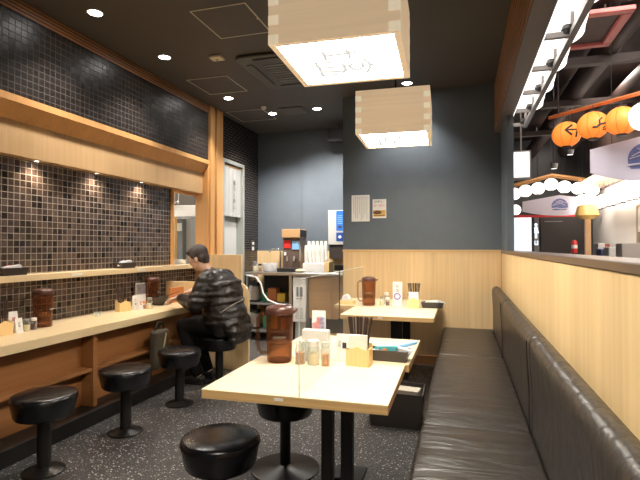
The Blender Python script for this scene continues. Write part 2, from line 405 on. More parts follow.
# pass-through window frame
struct('window_1', MB().box(XC-.03, XC+.03, 4.735, 4.765, 1.05, 1.959).box(XC-.03, XC+.005, 4.775, 5.27, 1.93, 1.959), M['frame_wood'], bev=.002)
# rear left wall with doorway
mb = MB().box(-3.2, -3.03, 5.62, 5.68, 0, H).box(-3.2, -3.03, 5.68, 6.34, 2.48, H).box(-3.2, -3.03, 6.34, YA, 0, H)
struct('wall_rear_left', mb, M['tile_rear'])
d = struct('door_1', MB().box(-3.16, -3.12, 5.73, 6.29, 0.005, 2.43), M['grey'], bev=.003)
struct('door_frame', MB().box(-3.2, -3.015, 5.68, 5.73, 0, 2.48).box(-3.2, -3.015, 6.29, 6.34, 0, 2.48).box(-3.2, -3.015, 5.73, 6.29, 2.43, 2.48), P('grey green door frame', (.36, .38, .35), .4, metal=.2), d, bev=.003)
# back walls
struct('wall_back', MB().box(-1.334, .46, YW, YW+.12, 0, H).box(-1.334, -1.22, YW+.12, YA, 0, H), M['dark_wall'])
struct('wall_alcove', MB().box(-3.4, -1.2, YA, YA+.12, 0, H).box(-2.30, -1.334, YA-.03, YA, 0, H), M['dark_wall'])
struct('trim_7', MB().box(-1.328, XW, YW-.018, YW, .10, 1.243), M['blond_v'], smooth=False)
struct('trim_8', MB().box(-1.334, XW, YW-.026, YW, 1.243, 1.268), M['blond_x'], bev=.002)
struct('trim_9', MB().box(-3.03, -2.30, YA-.02, YA, 0, 1.24).box(-2.30, -1.334, YA-.05, YA-.03, 0, 1.24), M['blond_v'], smooth=False)
struct('baseboard_back', MB().box(-1.334, -.2, YW-.03, YW, 0, .10), wood('brown skirting', (.40, .20, .08), 'X', .15, .4), bev=.002)
# right partition, sill, column, header
struct('wall_right', MB().box(XW, XW+.12, YN, YW, 0, 1.232), wood('wide grain partition board', (.81, .60, .32), 'Z', .17, .42, 26), smooth=False)
struct('window_sill', MB().box(XW-.006, XW+.17, YN, YW, 1.232, 1.262), M['cap'], bev=.004)
struct('wall_right_column', MB().box(XW, XW+.06, 4.75, YW, 1.262, 2.52).box(XW-.004, XW, 5.425, YW-.026, .45, 1.25), M['dark_wall'])
struct('wall_right_header', MB().box(.345, XW+.06, YN, YW, 2.52, H), M['header'])
mb = MB()
for k in range(9): mb.box(.337, .341, YN, YW, 2.52+.059*k, 2.52+.059*k+.034)
struct('trim_11', MB().box(.341, .345, YN, YW, 2.52, H), M['black'])
struct('trim_10', mb, M['slat'], smooth=False)
struct('wall_near', MB().box(-3.4, .46, YN-.1, YN, 0, H), M['dark_wall'])

# ------------------------------------------------------------------ counter on the left
ct = thing('counter', 'long pale wooden eating counter along the brown mosaic wall', 'counter', (0, 0, 0))
obj('worktop', MB().box(XC, -2.62, YN, 4.60, ZC-.062, ZC), M['counter'], ct, bev=.003)
obj('back_panel', MB().box(-2.80, -2.77, YN, 4.60, .10, ZC-.062), M['under'], ct)
obj('bag_ledge', MB().box(-2.77, -2.67, YN, 2.985, .365, .39).box(-2.77, -2.67, 3.025, 4.60, .365, .39), M['under'], ct, bev=.002)
obj('plinth', MB().box(XC, -2.58, YN, 4.60, 0, .10), M['black'], ct)
for y in (1.35, 2.985, 4.56): obj('divider', MB().box(-2.77, -2.66, y, y+.04, .10, ZC-.062), M['under'], ct)
sh = thing('wall_shelf', 'narrow pale wood shelf fixed to the mosaic wall above the counter', 'shelf', (0, 0, 0))
obj('board', MB().box(XC, -3.05, YN, 5.265, 1.048, 1.095), M['counter'], sh, bev=.002)
for y in (2.02, 3.17, 4.0): obj('name_tag', MB().box(-3.05, -3.047, y, y+.12, 1.062, 1.082), M['paper'], sh)
# little downlights under the fascia
bl = None
for i, (px, py) in enumerate(((38, 161), (100, 173), (146, 182))):
    p = Wz(px, py, 1.957)
    t = thing('recessed_downlight', ['tiny recessed light under the fascia nearest the left picture edge', 'tiny recessed light under the fascia, middle of the three over the counter', 'tiny recessed light under the fascia closest to the serving hatch'][i], 'light', (-3.12, p.y, 1.959))
    obj('ring', MB().lathe([(.016, 0), (.026, -.0), (.026, -.004), (.016, -.006)], n=20, cap=False), M['white'], t)
    obj('lens', MB().lathe([(.0, -.003), (.016, -.003)], n=20, cap=False), emis('fascia light glow', (1, .95, .85), 25), t)
    spot('fascia_spot', (.02, 0, -.02), 5, 160, (1, .80, .58), .03, (0, R(-8), 0), parent=t)

# serving hatch view : a strip of kitchen
struct('wall_kitchen', MB().box(-5.6, -5.5, 4.5, 9.0, -.1, H).box(-5.6, -3.15, 9.0, 9.1, -.1, H).box(-5.6, -3.21, 4.4, 4.5, -.1, H), M['kwall'])
struct('floor_kitchen', MB().box(-5.5, -3.4, 4.5, 9.0, -.1, 0), M['midgrey'])
struct('ceiling_kitchen', MB().box(-5.5, -3.22, 4.5, 9.0, 2.7, 2.8), M['kwall'])
area('kitchen_light', (-4.3, 6.2, 2.65), (0, 0, 0), 1.2, 2.2, 55, (1, .97, .92))
k = obj('kitchen_column', MB().box(-3.86, -3.72, 6.05, 6.25, 0, 2.7), M['white']); tag(k, 'white upright column seen inside the serving hatch', 'column')
h = thing('exhaust_hood', 'white steel band of a kitchen hood seen through the serving hatch', 'hood')
a = Wy(167, 217, 5.75); b = Wy(196, 205, 5.75)
obj('lip', MB().box(a.x-.25, b.x+.02, 5.75, 5.95, a.z, b.z), M['white'], h, bev=.004)
obj('canopy', MB().box(a.x-.25, b.x-.05, 5.80, 6.0, b.z, 2.68), P('greasy dark steel', (.12, .10, .08), .5, metal=.5), h)
for q in range(4): tag(obj('hanging_ladle', MB().tube([(a.x+.02+.06*q, 5.72, b.z+.18), (a.x+.02+.06*q, 5.72, b.z+.05)], .006).ball((a.x+.02+.06*q, 5.71, b.z+.04), (.022, .02, .02)), M['steel']), 'steel ladle hanging before the kitchen hood in the hatch', 'ladle', 'ladles hanging in the hatch')
a = Wy(167, 265, 5.45); b = Wy(175, 217, 5.45)
tag(obj('wooden_post', MB().box(a.x, b.x, 5.45, 5.5, 0, b.z), M['paleb']), 'pale wooden post standing behind the serving hatch', 'post')
a = Wy(175.5, 262, 5.9); b = Wy(182.5, 219, 5.9)
u = thing('kitchen_cabinet', 'grey kitchen cabinet half hidden behind the hatch post', 'cabinet')
obj('body', MB().box(a.x-.1, b.x, 5.9, 6.0, 0, Wy(178, 219, 5.9).z), M['midgrey'], u)
a = Wy(176, 231, 5.9); b = Wy(182, 223, 5.9)
obj('notice', MB().box(a.x, b.x, 5.894, 5.9, a.z, b.z), M['paper'], u)
p = Wx(178.5, 265, -3.25)
for q in range(3): tag(obj('soup_bowl', MB().lathe([(.03, 0), (.06, .03), (.075, .06), (.07, .06), (.055, .03), (.0, .008)], (-3.24, p.y+.02, 1.05+.018*q), 20), M['white']), 'white bowl in the small stack on the hatch ledge', 'bowl', 'bowls on the hatch ledge')

# door curtain (noren)
nr = thing('door_curtain', 'off white fabric curtain with dark lettering hanging in the rear doorway', 'curtain')
mb = MB(); ys = [5.735+.555*i/40 for i in range(41)]
vs = []
for zz in (2.39, 1.72):
    for i, y in enumerate(ys): vs.append((-3.045+.006*math.sin(i*.75), y, zz))
for zz in (2.39, 1.72):
    for i, y in enumerate(ys): vs.append((-3.049+.006*math.sin(i*.75), y, zz))
n = 41; fs = []
for i in range(n-1): fs += [(i, i+1, n+i+1, n+i), (2*n+i, 3*n+i, 3*n+i+1, 2*n+i+1), (i, 2*n+i, 2*n+i+1, i+1), (n+i, n+i+1, 3*n+i+1, 3*n+i)]
fs += [(0, n, 3*n, 2*n), (n-1, 3*n-1, 4*n-1, 2*n-1)]
obj('cloth', MB().add(vs, fs), M['noren'], nr)
obj('rod', MB().tube([(-3.047, 5.70, 2.40), (-3.047, 6.32, 2.40)], .009), wood('bamboo rod', (.45, .25, .10), 'Y'), nr)
for i, ch in enumerate('塩らーめん'):
    text('lettering', '|' if ch == 'ー' else ch, .075, (-3.032, 6.05, 2.19-.085*i), (PI/2, 0, PI/2), M['ink'], nr)

# ------------------------------------------------------------------ counter-end panels
sp_ = [(-3.15, 0), (-2.15, 0)] + [(-2.27+.12*math.cos(R(a)), .80+.12*math.sin(R(a))) for a in range(0, 91, 10)] + [(-3.15, .92)]
tag(obj('partition_screen', MB().prism(sp_, 4.62, 4.655, 'Y'), M['blond_v'], bev=.004), 'pale wooden end screen with a rounded corner right behind the seated person', 'partition')
tag(obj('partition_screen', MB().box(-2.978, -2.55, 5.28, 5.315, 0, 1.205), M['blond_v'], bev=.003), 'taller square wooden panel by the twin posts behind the seated person', 'panel')

# ------------------------------------------------------------------ stools
def stool(name, label, loc, base_r, col_r, group=None):
    t = thing(name, label, 'stool', loc, 0, group)
    se_ = obj('seat', MB().lathe([(.0, .318), (.13, .318), (.150, .323), (.158, .335), (.176, .42), (.176, .435), (.170, .446), (.155, .452), (.08, .456), (.0, .457)], n=40, cap=False), M['stool_leather'], t, ang=60)
    obj('piping', MB().lathe([(.174, .418), (.179, .424), (.174, .430)], n=40, cap=False), M['stool_leather'], se_, ang=80)
    obj('column', MB().lathe([(col_r, .012), (col_r, .32)], n=24), M['black_metal'], t)
    obj('base', MB().lathe([(0, 0), (base_r, 0), (base_r, .008), (base_r-.01, .013), (col_r+.02, .018), (col_r+.004, .03), (0, .03)], n=40, cap=False), M['black_metal'], t)
    return t
s1 = stool('counter_stool', 'round black stool at the counter nearest the left picture edge', (-2.33, 2.23, 0), .115, .038)
dup(s1, (-2.27, 2.86, 0), 0, 'round black stool at the counter, middle of the three empty ones')
dup(s1, (-2.25, 3.50, 0), 0, 'round black stool at the counter, the empty one right before the seated person')
dup(s1, (-2.24, 4.16, 0), 0, 'round black counter stool the person sits on')
s2 = stool('dining_stool', 'round black stool in front under the corner of the nearest table', (-1.045, 1.955, 0), .20, .032)
dup(s2, (-1.0, 2.66, 0), 0, 'round black stool with wide disc base half hidden under the nearest table')
dup(s2, (-1.02, 4.28, 0), 0, 'black stool at the far table seen past the acrylic screen')

# ------------------------------------------------------------------ leather bench
def bench(y0, y1, label, wedge):
    t = thing('leather_bench', label, 'bench', (0, 0, 0), 0)
    def soft(x0, x1, ya, yb, z0, z1, top_puff, nx=10, ny=24, nz=6):
        # a cushion block whose faces swell a little
        bm = bmesh.new(); bmesh.ops.create_cube(bm, size=1)
        bmesh.ops.subdivide_edges(bm, edges=bm.edges[:], cuts=9, use_grid_fill=True)
        vs = []
        for v in bm.verts:
            u = v.co*2; px = (1-abs(u.x)**4); py = (1-abs(u.y)**10); pz = (1-abs(u.z)**4)
            c = Vector((u.x, u.y, u.z))
            v.co = Vector(((x0+x1)/2+(x1-x0)/2*u.x, (ya+yb)/2+(yb-ya)/2*u.y, (z0+z1)/2+(z1-z0)/2*u.z+(top_puff*px*py if u.z > .99 else 0)))
            if u.x < -.99: v.co.x -= .008*py*pz
        mb = MB(); idx = {v: i for i, v in enumerate(bm.verts)}
        mb.add([v.co.copy() for v in bm.verts], [tuple(idx[v] for v in f.verts) for f in bm.faces]); bm.free(); return mb
    obj('seat', soft(-.195, .31, y0+.002, y1-.002, .30, .425, .012), M['leather'], t, bev=.018, seg=3, ang=50)
    obj('base', MB().box(-.17, .385, y0+.002, y1-.002, 0, .30), M['black'], t)
    bk = [(.31, .40), (.312, .60), (.300, .80), (.302, .85), (.318, .875), (.345, .884), (.372, .874), (.388, .85), (.390, .40)]
    bk_ = obj('backrest', MB().prism(bk, y0+.002, y1-.002, 'Y'), M['leather'], t, bev=.012, seg=3, ang=50)
    obj('seam', MB().tube([(.299, y0+.012, .42), (.300, y0+.012, .60), (.290, y0+.012, .80), (.29, y0+.012, .855)], .003, 6), M['leather'], bk_)
    return t
bench(.85, 2.45, 'nearest section of the black leather wall bench, filling the bottom right corner', 0)
bench(2.45, 4.05, 'middle section of the black leather wall bench, beside the second table', 0)
bench(4.05, 5.42, 'far section of the black leather wall bench, ending at the wainscoted back wall', 0)

# ------------------------------------------------------------------ tables
def table(label, x0, x1, y0, y1, posts, rot=0, plate=.2):
    t = thing('dining_table', label, 'table', (x0, y0, 0), rot)
    w, l = x1-x0, y1-y0
    tt_ = obj('tabletop', MB().box(0, w, 0, l, .722, .725), M['table'], t)
    obj('edge_band', MB().box(0, w, 0, l, .688, .722), M['table_edge'], t, bev=.0015)
    for px, pw in posts: obj('post', MB().box(px-pw/2, px+pw/2, l/2-.025, l/2+.025, .014, .688), M['black_metal'], t, bev=.003)
    obj('foot_plate', MB().box(w*.5-plate, w*.5+plate, l/2-plate, l/2+plate, 0, .014), M['black_metal'], t, bev=.003)
    obj('number_tag', MB().box(w*.44-.018, w*.44+.018, -.0015, 0, .705, .716), M['paper'], tt_)
    return t
table('nearest pale wooden dining table with two black legs', -1.014, -.260, 1.735, 2.355, ((.447, .050), (.535, .050)), R(.8))
table('second pale dining table, holding the tray and directly behind the nearest table', -1.0, -.25, 2.372, 3.02, ((.355, .05),), 0, .09)
table('third pale dining table, standing apart beyond the black basket, with a wide black post', -1.0, -.222, 3.975, 4.60, ((.44, .10),))
table('farthest pale dining table, against the wainscoted back wall', -1.22, -.222, 4.615, 5.30, ((.66, .10),))

# ------------------------------------------------------------------ pendant box lamps
LETTER = emis('faint grey brush lettering on lit panel', (1, .97, .90), .30); LETTER.node_tree.nodes['Principled BSDF'].inputs['Base Color'].default_value = (.02, .02, .02, 1)
def pendant(label, cx, cy, rz):
    t = thing('box_pendant_lamp', label, 'lamp', (cx, cy, 2.15), rz)
    S = .275; th = .028; hh = .33
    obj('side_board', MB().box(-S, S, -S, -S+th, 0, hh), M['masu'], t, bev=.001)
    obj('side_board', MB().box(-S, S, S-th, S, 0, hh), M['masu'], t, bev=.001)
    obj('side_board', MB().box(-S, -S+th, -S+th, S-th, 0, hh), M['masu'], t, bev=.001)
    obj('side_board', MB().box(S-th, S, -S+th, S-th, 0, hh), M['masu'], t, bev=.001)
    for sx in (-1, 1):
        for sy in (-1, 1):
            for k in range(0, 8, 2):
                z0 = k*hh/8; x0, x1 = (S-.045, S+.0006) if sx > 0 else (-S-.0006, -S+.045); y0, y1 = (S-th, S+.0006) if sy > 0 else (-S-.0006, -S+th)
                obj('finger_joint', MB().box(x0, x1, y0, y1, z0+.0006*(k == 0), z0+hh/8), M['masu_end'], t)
    obj('diffuser', MB().box(-S+th, S-th, -S+th, S-th, .006, .012), M['lamp_lit'], t)
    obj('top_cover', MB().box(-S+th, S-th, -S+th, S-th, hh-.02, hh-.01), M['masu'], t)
    # brush-written marks on the diffuser, read from below
    strokes = [[(322, 49), (325, 53), (327, 58)], [(327, 54), (358, 50)], [(346, 47), (350, 51), (351, 56)],
               [(315, 60), (321, 68), (324, 75)], [(316, 61), (340, 60), (346, 64), (347, 69), (343, 72), (325, 74)], [(321, 66), (345, 65)], [(323, 70), (345, 69)],
               [(350, 64), (356, 61), (363, 61.5), (364.5, 65), (360, 68), (354, 67.5), (350, 64)], [(363, 56), (370, 61), (371, 66), (368, 71)], [(371, 63.5), (375.5, 62)]]
    mi = Matrix.Rotation(-R(2), 3, 'Z')
    mb = MB()
    for st in strokes:
        pts = []
        for q in st:
            w = Wz(q[0], q[1], 2.15); l = mi@(w-Vector((-.51, 2.15, 2.15)))
            pts.append((l.x, l.y, -.004))
        mb.tube(pts, .0095, 6)
    obj('lettering', mb, LETTER, t)
    obj('suspension', MB().tube([(0, 0, hh-.015), (0, 0, H-2.15-.02)], .008), M['black_metal'], t)
    obj('canopy', MB().lathe([(.05, H-2.15-.03), (.05, H-2.15)], n=20), M['black_metal'], t)
    return t
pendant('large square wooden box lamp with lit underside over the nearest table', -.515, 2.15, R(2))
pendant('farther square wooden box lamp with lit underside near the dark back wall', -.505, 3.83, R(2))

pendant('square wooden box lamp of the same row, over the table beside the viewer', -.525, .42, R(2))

# ------------------------------------------------------------------ ceiling fittings
dl = None
DLS = [((95, 12.5), 'ceiling downlight high above the left wall cornice'), ((164.5, 57), 'ceiling downlight between the two pale access frames on the left'), ((228.5, 98), 'ceiling downlight beside the middle access frame'),
       ((272.5, 113.5), 'ceiling downlight at the corner of the farthest access frame'), ((317, 108.5), 'ceiling downlight just left of the far box lamp'), ((407, 83), 'ceiling downlight between the two box lamps')]
for i, ((px, py), lab) in enumerate(DLS):
    p = Wz(px, py, H)
    if dl is None:
        dl = thing('ceiling_downlight', lab, 'light', (p.x, p.y, H))
        obj('trim_ring', MB().lathe([(.048, 0), (.060, 0), (.060, -.004), (.050, -.006), (.048, -.003)], n=28, cap=False), M['white'], dl)
        obj('lens', MB().lathe([(0, -.002), (.049, -.002)], n=28, cap=False), M['down_lit'], dl)
    else: dup(dl, (p.x, p.y, H), 0, lab)
    spot('downlight_beam', (p.x, p.y, H-.03), (38, 38, 38, 70, 130, 40)[i], 105, (1, .94, .87), .04, (R((0, 0, 0, 14, 22, 0)[i]), R((0, 0, 0, 8, 6, 0)[i]), 0))
for i, (c4, lab) in enumerate(((((190, 12), (245, 1.5), (270, 31), (222, 39.5)), 'pale outlined ceiling access panel nearest the big box lamp'),
                              (((187, 80.5), (226, 75), (247, 90.5), (211, 95)), 'pale outlined ceiling access panel in the middle of the ceiling'),
                              (((227, 113), (261, 108), (276, 118.5), (244, 122)), 'pale outlined ceiling access panel farthest back near the dark tiled wall'))):
    P4 = [Wz(a, b, H) for a, b in c4]
    x0 = (P4[0].x+P4[3].x)/2; x1 = (P4[1].x+P4[2].x)/2; y0 = (P4[0].y+P4[1].y)/2; y1 = (P4[2].y+P4[3].y)/2
    t = thing('access_panel', lab, 'hatch', (x0, y0, H)); w, l = x1-x0, y1-y0; e = .010
    obj('frame', MB().box(0, w, 0, e, -.003, 0).box(0, w, l-e, l, -.003, 0).box(0, e, e, l-e, -.003, 0).box(w-e, w, e, l-e, -.003, 0), M['white_line'], t)
    obj('panel', MB().box(e, w-e, e, l-e, -.0015, 0), M['ceil'], t)
    obj('latch', MB().lathe([(.010, -.005), (.010, -.001)], (w-e, l*.5, 0), 12), M['white_line'], t)
t = thing('air_conditioner', 'dark grey four way ceiling air conditioner left of the big lamp', 'air conditioner', (-1.56, 4.42, H))
obj('panel', MB().prism(rrect(-.45, .45, -.45, .45, .07), -.03, 0, 'Z'), M['cassette'], t, bev=.01)
mb = MB()
for k in range(8): mb.box(-.24, .24, -.23+.06*k, -.205+.06*k, -.036, -.03)
obj('grille', mb, M['midgrey'], t)
obj('louver', MB().box(-.28, .28, -.39, -.33, -.04, -.032), M['cassette'], t)
obj('louver', MB().box(-.28, .28, .33, .39, -.04, -.032), M['cassette'], t)
obj('louver', MB().box(-.39, -.33, -.28, .28, -.04, -.032), M['cassette'], t)
obj('louver', MB().box(.33, .39, -.28, .28, -.04, -.032), M['cassette'], t)
p = Wz(217, 57, H); t = thing('emergency_light', 'small cream square fitting on the ceiling beside the air conditioner', 'light', (p.x, p.y, H))
obj('housing', MB().box(-.06, .06, -.05, .05, -.02, 0), P('cream plastic', (.75, .66, .5), .5), t, bev=.004); obj('bulb', MB().ball((0, 0, -.024), .012), M['glass'], t)
p = Wz(264, 107, H); t = thing('sprinkler', 'tiny round white detector on the ceiling behind the middle downlight', 'detector', (p.x, p.y, H))
obj('plate', MB().lathe([(.035, .001), (.035, -.01), (.02, -.03), (0, -.032)], n=20, cap=False), M['white'], t)
p = Wz(294, 110.5, H); t = thing('ceiling_vent', 'dark square vent in the ceiling between two small downlights', 'vent', (p.x, p.y, H))
obj('frame', MB().box(-.16, .16, -.16, .16, -.008, 0), M['cassette'], t); mb = MB()
for k in range(7): mb.box(-.13, .13, -.13+.04*k, -.115+.04*k, -.013, -.008)
obj('slats', mb, M['midgrey'], t)
p = Wz(341, 117, H); t = thing('ceiling_speaker', 'black box speaker hung from the ceiling left of the far lamp', 'speaker', (p.x-.1, p.y+.3, H))
obj('bracket', MB().tube([(0, 0, 0), (0, 0, -.09)], .012), M['chrome'], t)
obj('cabinet', MB().box(-.15, .15, -.08, .08, -.27, -.09), M['black'], t, bev=.008)

# ------------------------------------------------------------------ posters on the back wall
def poster(name, label, x0, y0, x1, y1):
    a = Wy(x0, y1, YW-.003); b = Wy(x1, y0, YW-.003)
    t = thing(name, label, 'poster', (a.x, YW-.002, a.z)); w, h_ = b.x-a.x, b.z-a.z
    obj('sheet', MB().box(0, w, -.002, .002, 0, h_), M['paper'], t); return t, w, h_
t, w, h_ = poster('notice_sheet', 'larger white notice with columns of small grey writing on the dark back wall', 351.6, 194.8, 369.6, 221.6)
for c in range(8):
    mb = MB(); z = h_*.93
    zend = h_*(.10 if c % 3 else .3)
    while z > zend:
        l = random.uniform(.010, .022); mb.box(w*(.1+.105*c), w*(.1+.105*c)+.006, -.0032, -.002, z-l, z); z -= l+.008
    obj('writing', mb, M['grey_ink'], t)
t, w, h_ = poster('food_poster', 'smaller poster with a noodle bowl picture on the dark back wall', 372.6, 199, 386.2, 218.2)
text('title', '冷やし', .035, (w*.45, -.003, h_*.86), (PI/2, 0, 0), M['ink'], t)
text('title', 'らーめん', .034, (w*.5, -.003, h_*.66), (PI/2, 0, 0), M['red_ink'], t)
obj('picture', MB().box(w*.05, w*.95, -.003, -.002, h_*.08, h_*.42), P('noodle orange', (.80, .45, .12), .6, var=.4, bscale=60), t)
obj('bowl_picture', MB().prism([(w*.35+.05*math.cos(R(a)), h_*.30+.022*math.sin(R(a))) for a in range(0, 360, 20)], -.004, -.003, 'Y'), P('toppings brown', (.15, .08, .04), .6, var=.5, bscale=80), t)
obj('caption', MB().box(w*.1, w*.9, -.004, -.003, h_*.12, h_*.15), M['ink'], t)

# ------------------------------------------------------------------ table ware builders
def pitcher(label, loc, rz, s=1.0):
    t = thing('water_pitcher', label, 'pitcher', loc, rz)
    obj('body', MB().lathe([(0, .002), (.060, .002), (.063, .008), (.066, .12), (.070, .245), (.068, .245), (.063, .12), (.059, .012), (0, .010)], n=36, cap=False), M['pitcher'], t, ang=60)
    obj('water', MB().lathe([(0, .012), (.057, .012), (.060, .10), (0, .10)], n=28, cap=False), clear('water', (.92, .86, .78), .06, .02), t)
    obj('ice', MB().box(-.02, .012, -.01, .02, .075, .105).box(.01, .04, -.03, 0, .07, .1).box(-.035, -.01, -.035, -.01, .08, .11), M['glass'], t)
    ld_ = obj('lid', MB().lathe([(.0715, .238), (.073, .245), (.072, .262), (.062, .276), (.02, .284), (0, .285)], n=36, cap=False), M['pitcher_lid'], t, ang=60)
    obj('spout', MB().prism([(.06, .25), (.092, .262), (.09, .252), (.066, .235)], -.018, .018, 'Y'), M['pitcher_lid'], ld_, bev=.003)
    obj('handle', MB().tube([(-.064, 0, .235), (-.090, 0, .238), (-.108, 0, .220), (-.110, 0, .12), (-.104, 0, .060), (-.088, 0, .042), (-.062, 0, .045)], .0085, 10), M['pitcher'], t)
    obj('label_sticker', MB().tube([(-.03, -.062, .13), (0, -.0685, .13), (.03, -.062, .13)], .004, 6), M['glass'], t)
    return t
def chopstick_box(label, loc, rz, prefix, n=10, tissue=True, seed=1):
    rnd = random.Random(seed)
    t = thing('chopstick_box', label, 'box', loc, rz)
    hw, d = .058, .036
    front = [(-hw, 0), (hw, 0), (hw, .075), (hw*.75, .080), (0, .098), (-hw*.75, .080), (-hw, .075)]
    obj('front_board', MB().prism(front, -d, -d+.006, 'Y'), M['paleb'], t, bev=.001)
    obj('back_board', MB().box(-hw, hw, d-.006, d, 0, .105), M['paleb'], t)
    obj('side_board', MB().box(-hw, -hw+.006, -d+.006, d-.006, 0, .085), M['paleb'], t)
    obj('side_board', MB().box(hw-.006, hw, -d+.006, d-.006, 0, .085), M['paleb'], t)
    obj('bottom_board', MB().box(-hw+.006, hw-.006, -d+.006, d-.006, 0, .005), M['paleb'], t)
    M4 = Matrix.Translation(Vector(loc))@Matrix.Rotation(rz, 4, 'Z')
    proto = None
    for i in range(n):
        a = -.042+.084*(i+.5)/n; b = rnd.uniform(0, .014)
        if proto is None:
            proto = obj('chopstick', MB().tube([(0, 0, 0), (0, 0, .225)], [.0026, .0042], 8), M['pitcher_lid'] if False else P('dark brown chopstick', (.05, .03, .025), .35))
            o = proto
        else: o = proto.copy(); COL.objects.link(o)
        o.matrix_world = M4@Matrix.Translation((a*.7, b, .008))@Euler((-.06+rnd.uniform(-.05, .03), a*3.6+rnd.uniform(-.02, .02), 0)).to_matrix().to_4x4()
        tag(o, 'dark brown chopstick standing in ' + prefix, 'chopstick', 'chopsticks in ' + prefix)
    if tissue:
        q = obj('napkin_stack', MB().box(-.045, .045, -.027, -.006, .006, .150), M['paper'], bev=.002); q.matrix_world = M4
        tag(q, 'upright stack of white paper napkins in ' + prefix, 'napkins')
    return t
def bottle(label, loc, fill, lid, h_=.085, r=.02, name='seasoning_bottle'):
    t = thing(name, label, 'bottle', loc)
    obj('glass_body', MB().lathe([(0, .001), (r, .001), (r, h_*.68), (r*.8, h_*.76), (r*.8, h_*.8)], n=20, cap=False), M['glass'], t)
    obj('contents', MB().lathe([(0, .004), (r*.88, .004), (r*.88, h_*.5), (0, h_*.5)], n=20, cap=False), M[fill], t)
    obj('cap', MB().lathe([(r*.9, h_*.76), (r*.92, h_*.97), (r*.75, h_), (0, h_)], n=20, cap=False), M[lid], t)
    return t
def card(name, label, loc, rz, w, h_, inks, d=.03):
    # folded upright table card, printed on its front
    t = thing(name, label, 'card', loc, rz)
    obj('front_leaf', MB().prism([(-d/2, 0), (-d/2+.0015, 0), (.0015, h_), (0, h_)], -w/2, w/2, 'X'), M['paper'], t)
    obj('back_leaf', MB().prism([(d/2, 0), (d/2-.0015, 0), (0, h_-.001), (.0015, h_)], -w/2, w/2, 'X'), M['paper'], t)
    for (s, size, x, z, m) in inks:
        text('print', s, size, (x*w, -d/2*(1-z)-.004, z*h_), (PI/2-math.atan(d/2/h_), 0, 0), M[m], t)
    return t
def towel_tray(label, loc, rz, prefix, packs):
    t = thing('towel_tray', label, 'tray', loc, rz)
    w, l, h_ = .105, .055, .055
    o_ = [(-w, -l), (w, -l), (w, l), (-w, l)]; b_ = [(-w*.86, -l*.8), (w*.86, -l*.8), (w*.86, l*.8), (-w*.86, l*.8)]
    i_ = [(x*.95, y*.93) for x, y in o_]; j_ = [(x*.95, y*.93) for x, y in b_]
    vs = [(x, y, h_) for x, y in o_]+[(x, y, 0) for x, y in b_]+[(x, y, h_) for x, y in i_]+[(x, y, .006) for x, y in j_]
    fs = [(4, 5, 6, 7), (8+4, 8+5, 8+6, 8+7)]+[(k, (k+1) % 4, 4+(k+1) % 4, 4+k) for k in range(4)]+[(8+k, 8+(k+1) % 4, 12+(k+1) % 4, 12+k) for k in range(4)]+[(k, (k+1) % 4, 8+(k+1) % 4, 8+k) for k in range(4)]
    obj('basket', MB().add(vs, fs), M['dark_trim'], t, smooth=False)
    M4 = Matrix.Translation(Vector(loc))@Matrix.Rotation(rz, 4, 'Z')
    for k, (x, m, cname) in enumerate(packs):
        mb = MB().prism(rrect(-.062, .062, -.012, .012, .009, 3), -.016, .016, 'Y').box(-.070, -.060, -.014, .014, -.001, .001).box(.060, .070, -.014, .014, -.001, .001)
        o = obj('wrapped_towel', mb, M[m], bev=.002)
        o.matrix_world = M4@Matrix.Translation((x, .005*(-1)**k, .046+.012*(k % 2)))@Euler((0, R(-16+9*k), R(18-30*(k % 2)))).to_matrix().to_4x4()
        tag(o, f'{cname} lying in {prefix}', 'hand towel')
    return t
def glass_cup(label, loc, h_=.08, r=.032, mat='glass'):
    return tag(obj('drinking_glass', MB().lathe([(0, 0), (r*.8, 0), (r, h_), (r*.94, h_), (r*.74, .006), (0, .006)], n=24, cap=False).xf(Matrix.Translation(loc)), M[mat]), label, 'glass')

# ---- nearest pair of tables
ZT = .725
pitcher('brown water pitcher on the nearest pair of tables, left of the acrylic screen', (-.885, 2.27, ZT), R(20))
# acrylic screen down the middle
t = thing('acrylic_screen', 'clear acrylic divider standing along the middle of the two nearest tables', 'screen')
obj('pane', MB().box(-.602, -.598, 1.745, 2.99, ZT, 1.175), M['acryl'], t)
obj('edge', MB().box(-.602, -.598, 1.743, 1.745, ZT, 1.177), M['acryl_edge'], t)
obj('edge', MB().box(-.6025, -.5975, 1.741, 2.99, 1.175, 1.177), M['acryl_edge'], t)
for y in (1.85, 2.85): obj('foot', MB().box(-.63, -.57, y-.004, y+.004, ZT, ZT+.02), M['acryl'], t)
p = Wz(319, 352, ZT)
card('menu_card', 'tall white menu card with red and blue print on the near tables', (-.735, 2.46, ZT), R(8), .072, .235, [('新\n発\n売\n中', .024, .30, .66, 'blue_ink'), ('期\n間\n限\n定', .024, .0, .66, 'red_ink'), ('塩\n麺', .028, -.30, .62, 'red_ink')], .06)
tag(obj('napkin_holder', MB().box(-.80, -.66, 2.37, 2.42, ZT, ZT+.145), M['paper'], bev=.004), 'white napkin holder just before the tall menu card', 'napkin holder')
bottle('clear seasoning bottle with amber oil next to the pitcher', (-.765, 2.24, ZT), 'amber', 'glass', .115, .024)
bottle('wide clear jar of pale powder before the napkin holder', (-.70, 2.25, ZT), 'cream', 'white', .12, .03, 'seasoning_jar')
bottle('amber seasoning bottle nearest the clear screen', (-.635, 2.24, ZT), 'amber', 'glass', .115, .022)
glass_cup('small clear drinking glass behind the seasoning bottles on the near tables', (-.76, 2.31, ZT), .10, .027)
t = card('info_card', 'white folded card with a dark printed square beside the near chopstick box', (-.585, 2.42, ZT), R(-12), .085, .125, [('お\n得', .018, -.25, .6, 'grey_ink')], .06)
obj('printed_square', MB().box(-.002, .020, -.0205, -.018, .055, .085), M['ink'], t)
